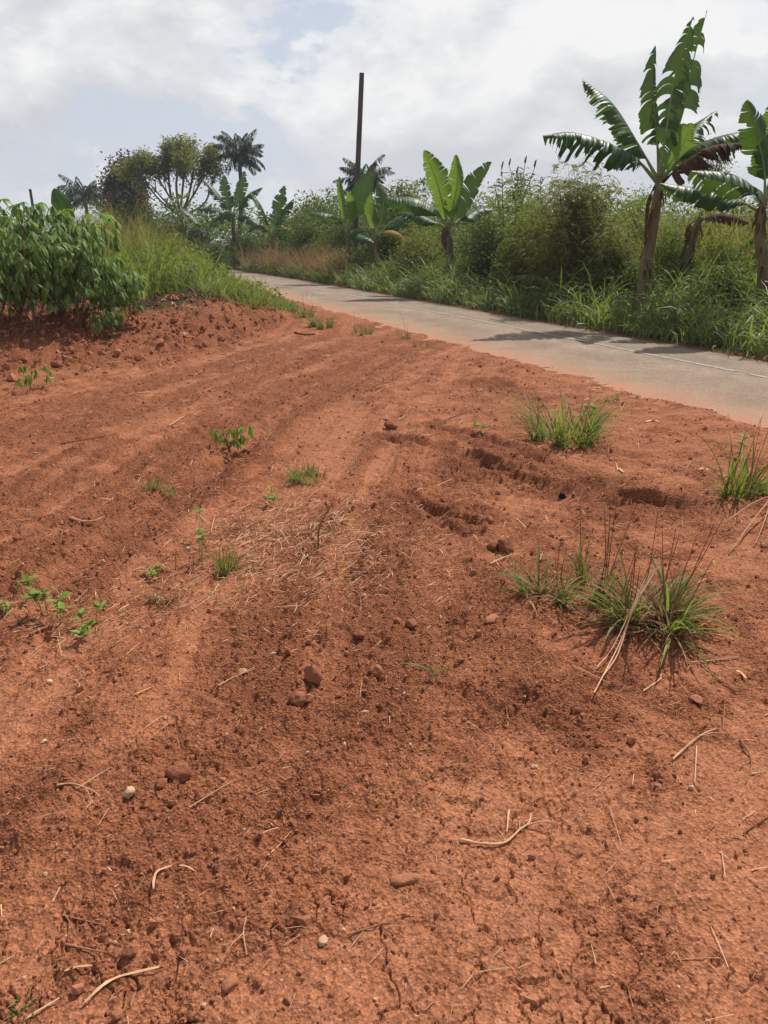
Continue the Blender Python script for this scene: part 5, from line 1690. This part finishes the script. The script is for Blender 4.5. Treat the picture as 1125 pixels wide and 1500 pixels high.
lump('clod above the grass sprig', 603, 922, .030, seed=19, tone=.35)
lump('clod right above the upright pair', 550, 988, .030, seed=20, tone=.4)
lump('white stone chip in the lower right field', 782, 1127, .011, 'stone', 'stone', 'stone', (1, 1, .7), 21, .7)
lump('white stone chip at the foot of the straight straw', 1012, 1158, .010, 'stone', 'stone', 'stone', (1, 1, .8), 22, .7)
lump('small white chip on the far left soil', 72, 1001, .013, 'stone', 'stone', 'stone', (1.2, 1, .7), 23, .6)
lump('small black charred lump on the ridge near the rut', 822, 730, .028, 'char', 'charred_lump', 'lump', (1, .8, .9), 24, .3)
lump('brown clod on the bank foot below the cassava', 84, 538, .075, seed=25, tone=.25)
lump('pale round stone on the slope right of the bank', 172, 522, .06, 'clod', 'stone', 'stone', (1, 1, .8), 26, .95)
lump('flat stone slab near the largest tussock at right', 1020, 1030, .030, 'clod', 'stone', 'stone', (1.3, .8, .4), 27, .7)
lump('two toned stone in the churned soil left of the tussock', 720, 910, .035, 'clod', 'stone', 'stone', (1.3, .8, .5), 28, .8)
lump('small pale pebble near the bottom left twig', 168, 1382, .008, 'stone', 'stone', 'stone', (1, 1, .7), 29, .3)
lump('clod at the very bottom left of the field', 172, 1490, .014, seed=30, tone=.6)


# ------------------------------------------------------------------ uncountable litter
def litter():
    # straw fragments
    mb = MB()
    spots = [((470, 800), .62, 1700), ((400, 770), .5, 700), ((330, 850), .45, 420), ((80, 920), .35, 320), ((240, 880), .3, 120), ((300, 720), .6, 140), ((300, 455), 1.3, 1000), ((900, 880), .5, 120),
             ((1040, 760), .9, 140), ((460, 940), .10, 30), ((620, 830), .5, 90)]
    xs, ys = [], []
    for (a, b), rad, n in spots:
        c = hit(a, b)
        xs.append(c[0] + rng.normal(0, rad * .55, n))
        ys.append(c[1] + rng.normal(0, rad * .55, n))
    n = 4200
    r = np.sqrt(rng.uniform(1.0, 150, n))
    a = rng.uniform(-.65, .65, n)
    xs.append(r * np.sin(a)); ys.append(r * np.cos(a))
    n = 420
    r = rng.uniform(1.0, 3.2, n)
    a = rng.uniform(-.65, .65, n)
    xs.append(r * np.sin(a)); ys.append(r * np.cos(a))
    x, y = np.concatenate(xs), np.concatenate(ys)
    k = off(x, y) < ROAD_A - .15
    x, y = x[k], y[k]
    n = len(x)
    z = terrain(x, y, True)[0]
    rr = np.hypot(x, y)
    L = rng.uniform(.015, .075, n) * np.interp(rr, [1, 3, 8], [.6, 1, 1.5]) * (1 + (rng.random(n) < .12) * 1.2)
    az = np.where(rng.random(n) < .5, rng.normal(.75, .45, n), rng.uniform(0, 6.28, n))
    blades(mb, np.stack([x, y, z + .004], -1), az, L, rng.uniform(.0012, .0034, n) * np.interp(rr, [1, 3, 9], [.8, 1.1, 2.2]), rng.uniform(1.2, 1.57, n), rng.uniform(.0, .4, n), 3, 'flat', 0, np.clip(rng.normal(.5, .25, n), 0, 1), .8)
    stuff(mb, 'straw_litter', M['straw'], 'scattered straw bits lying all over the red soil', 'straw litter')
    # crumbs and grit
    mb = MB()
    n = 26000
    r = np.exp(rng.uniform(math.log(.9), math.log(11), n))
    a = rng.uniform(-.68, .68, n)
    x, y = r * np.sin(a), r * np.cos(a)
    nb = 5200
    x = np.concatenate([x, rng.uniform(-9, -1.8, nb)])
    y = np.concatenate([y, rng.uniform(7.5, 17.5, nb)])
    r = np.hypot(x, y)
    onbank = np.arange(len(x)) >= n
    n = len(x)
    z, loose, veg, onr, raised, ck = terrain(x, y, True)
    onbank = onbank & (raised > .3)
    drop = (np.arange(n) >= n - nb) & ~onbank
    x[drop] = 50.0
    k = (rng.random(n) < .15 + .85 * loose) & (off(x, y) < ROAD_A - .1)
    x, y, z, r, onbank = x[k], y[k], z[k], r[k], onbank[k]
    n = len(x)
    s = np.exp(rng.normal(math.log(.0042), .5, n)) * np.interp(r, [1, 3, 10], [.7, 1.0, 1.9])
    s = np.where(onbank, np.exp(rng.normal(math.log(.022), .5, n)), np.minimum(s, .02))
    s = np.minimum(s, .06)
    phi = (1 + 5 ** .5) / 2
    iv = norm(np.array([[-1, phi, 0], [1, phi, 0], [-1, -phi, 0], [1, -phi, 0], [0, -1, phi], [0, 1, phi], [0, -1, -phi], [0, 1, -phi], [phi, 0, -1], [phi, 0, 1], [-phi, 0, -1], [-phi, 0, 1]], float))
    fc = np.array([[0, 11, 5], [0, 5, 1], [0, 1, 7], [0, 7, 10], [0, 10, 11], [1, 5, 9], [5, 11, 4], [11, 10, 2], [10, 7, 6], [7, 1, 8], [3, 9, 4], [3, 4, 2], [3, 2, 6], [3, 6, 8], [3, 8, 9], [4, 9, 5], [2, 4, 11], [6, 2, 10], [8, 6, 7], [9, 8, 1]])
    V = iv[None] * (s[:, None] * (1 + .22 * rng.normal(size=(n, 12))))[..., None] * rng.uniform(.6, 1.2, (n, 1, 3))
    V = V + np.stack([x, y, z + s * .35], -1)[:, None]
    Fc = (fc[None] + 12 * np.arange(n)[:, None, None]).reshape(-1, 3)
    pale = rng.random(n) < .03
    tone = np.clip(rng.normal(.5, .2, n), 0, 1)
    mb.add(V, Fc, 0, np.repeat(tone, 20))
    o = mb.build('soil_crumbs', [M['clod'], M['stone']], smooth=False)
    mi = np.repeat(np.where(pale, 1, 0), 20).astype(np.int32)
    o.data.polygons.foreach_set('material_index', mi)
    tag(o, 'loose crumbs and grit scattered over the red soil', 'soil crumbs', None, 'stuff')


litter()


# ------------------------------------------------------------------ air
def haze():
    m, nt, out = mat_new('thin_haze')
    v = nd(nt, 'ShaderNodeVolumePrincipled')
    v.inputs['Color'].default_value = (0.86, 0.92, 1.0, 1)
    v.inputs['Density'].default_value = 0.0007
    nt.links.new(v.outputs[0], out.inputs['Volume'])
    a, z0, z1 = 1700.0, -1.6, 22.0
    V = [(-a, -a, z0), (a, -a, z0), (a, a, z0), (-a, a, z0), (-a, -a, z1), (a, -a, z1), (a, a, z1), (-a, a, z1)]
    mb = MB()
    mb.add(V, [[0, 3, 2, 1], [4, 5, 6, 7], [0, 1, 5, 4], [1, 2, 6, 5], [2, 3, 7, 6], [3, 0, 4, 7]])
    tag(mb.build('haze', m, smooth=False), 'thin pale haze in the humid air', 'haze', None, 'stuff')


haze()

# ------------------------------------------------------------------ sky, sun, camera
SUN_AZ, SUN_EL = R(34), R(53)
sd = bpy.data.lights.new('sun', 'SUN')
sd.energy = 4.1
sd.angle = R(0.6)
sd.color = (1.0, 0.955, 0.88)
so = bpy.data.objects.new('sun', sd)
col.objects.link(so)
so.location = (20, 30, 40)
to_sun = Vector((math.sin(SUN_AZ) * math.cos(SUN_EL), math.cos(SUN_AZ) * math.cos(SUN_EL), math.sin(SUN_EL)))
so.rotation_euler = to_sun.to_track_quat('Z', 'Y').to_euler()

CLOUD_AT = (9.4, 1.6, 6.1)
w = bpy.data.worlds.new('World')
scene.world = w
w.use_nodes = True
nt = w.node_tree
nt.nodes.clear()
L = nt.links.new
wo = nd(nt, 'ShaderNodeOutputWorld')
bg = nd(nt, 'ShaderNodeBackground')
bg.inputs['Strength'].default_value = 0.1
sky = nd(nt, 'ShaderNodeTexSky', sky_type='NISHITA', sun_disc=False, sun_elevation=SUN_EL, sun_rotation=SUN_AZ, air_density=1.0, dust_density=2.0, ozone_density=1.0)
tc = nd(nt, 'ShaderNodeTexCoord')
sx = nd(nt, 'ShaderNodeSeparateXYZ')
L(tc.outputs['Generated'], sx.inputs[0])
# heaped clouds: noise over the direction of view, flattened bottoms
mp = nd(nt, 'ShaderNodeMapping'); mp.inputs['Location'].default_value = CLOUD_AT; mp.inputs['Scale'].default_value = (1, 1, 1.9)
L(tc.outputs['Generated'], mp.inputs['Vector'])
cn = nd(nt, 'ShaderNodeTexNoise', i_Scale=3.3, i_Detail=12.0, i_Roughness=0.6, i_Distortion=0.1)
L(mp.outputs[0], cn.inputs['Vector'])
mp2 = nd(nt, 'ShaderNodeMapping'); mp2.inputs['Location'].default_value = (CLOUD_AT[0], CLOUD_AT[1], CLOUD_AT[2] + 0.10); mp2.inputs['Scale'].default_value = (1, 1, 1.9)
L(tc.outputs['Generated'], mp2.inputs['Vector'])
cn2 = nd(nt, 'ShaderNodeTexNoise', i_Scale=3.3, i_Detail=5.0, i_Roughness=0.5, i_Distortion=0.1)
L(mp2.outputs[0], cn2.inputs['Vector'])
cov = ramp(nt, cn.outputs['Fac'], [(0.45, (0, 0, 0)), (0.485, (0.7, 0.7, 0.7)), (0.56, (1, 1, 1))])
# thick cloud is greyer than its edges; the side towards the sun (above) is brighter
df = nd(nt, 'ShaderNodeMath', operation='SUBTRACT'); L(cn.outputs['Fac'], df.inputs[0]); L(cn2.outputs['Fac'], df.inputs[1])
d2 = nd(nt, 'ShaderNodeMath', operation='MULTIPLY_ADD'); L(df.outputs[0], d2.inputs[0]); d2.inputs[1].default_value = 1.6; d2.inputs[2].default_value = 0.5
ccol = ramp(nt, d2.outputs[0], [(0.32, (5.3, 5.4, 5.6)), (0.5, (6.6, 6.65, 6.75)), (0.64, (7.8, 7.8, 7.8))])
# haze veil: thick near the horizon, thin overhead
hz = nd(nt, 'ShaderNodeMapRange'); L(sx.outputs['Z'], hz.inputs['Value'])
hz.inputs['From Min'].default_value = 0.0; hz.inputs['From Max'].default_value = 0.75; hz.inputs['To Min'].default_value = 0.92; hz.inputs['To Max'].default_value = 0.1
veil = nd(nt, 'ShaderNodeMix', data_type='RGBA'); L(hz.outputs[0], veil.inputs[0]); L(sky.outputs[0], veil.inputs[6]); veil.inputs[7].default_value = (5.5, 5.8, 6.55, 1)
th = nd(nt, 'ShaderNodeMapRange'); L(sx.outputs['Z'], th.inputs['Value'])
th.inputs['From Min'].default_value = 0.25; th.inputs['From Max'].default_value = 0.7; th.inputs['To Min'].default_value = 1.0; th.inputs['To Max'].default_value = 0.25
lowz = nd(nt, 'ShaderNodeMapRange'); L(sx.outputs['Z'], lowz.inputs['Value'])
lowz.inputs['From Min'].default_value = 0.0; lowz.inputs['From Max'].default_value = 0.14; lowz.inputs['To Min'].default_value = 0.35; lowz.inputs['To Max'].default_value = 1.0
c0 = nd(nt, 'ShaderNodeMath', operation='MULTIPLY'); L(th.outputs[0], c0.inputs[0]); L(lowz.outputs[0], c0.inputs[1])
cf = nd(nt, 'ShaderNodeMath', operation='MULTIPLY'); L(cov.outputs['Color'], cf.inputs[0]); L(c0.outputs[0], cf.inputs[1])
fin = nd(nt, 'ShaderNodeMix', data_type='RGBA'); L(cf.outputs[0], fin.inputs[0]); L(veil.outputs[2], fin.inputs[6]); L(ccol.outputs['Color'], fin.inputs[7])
L(fin.outputs[2], bg.inputs['Color'])
L(bg.outputs[0], wo.inputs['Surface'])

cam = bpy.data.cameras.new('camera')
cam.sensor_fit = 'VERTICAL'
cam.sensor_height = 36.0
cam.lens = F / 1500 * 36.0
cam.clip_start = 0.05
cam.clip_end = 6000
co = bpy.data.objects.new('camera', cam)
co.location = (0, 0, CH)
co.rotation_euler = (math.pi / 2 - PITCH, 0, 0)
col.objects.link(co)
scene.camera = co
scene.render.resolution_x, scene.render.resolution_y = 768, 1024
scene.view_settings.view_transform = 'Standard'
scene.view_settings.look = 'None'
scene.view_settings.exposure = 0.25
scene.view_settings.gamma = 1.0
scene.cycles.max_bounces = 8
scene.cycles.diffuse_bounces = 3
scene.cycles.transmission_bounces = 4
scene.cycles.use_denoising = True
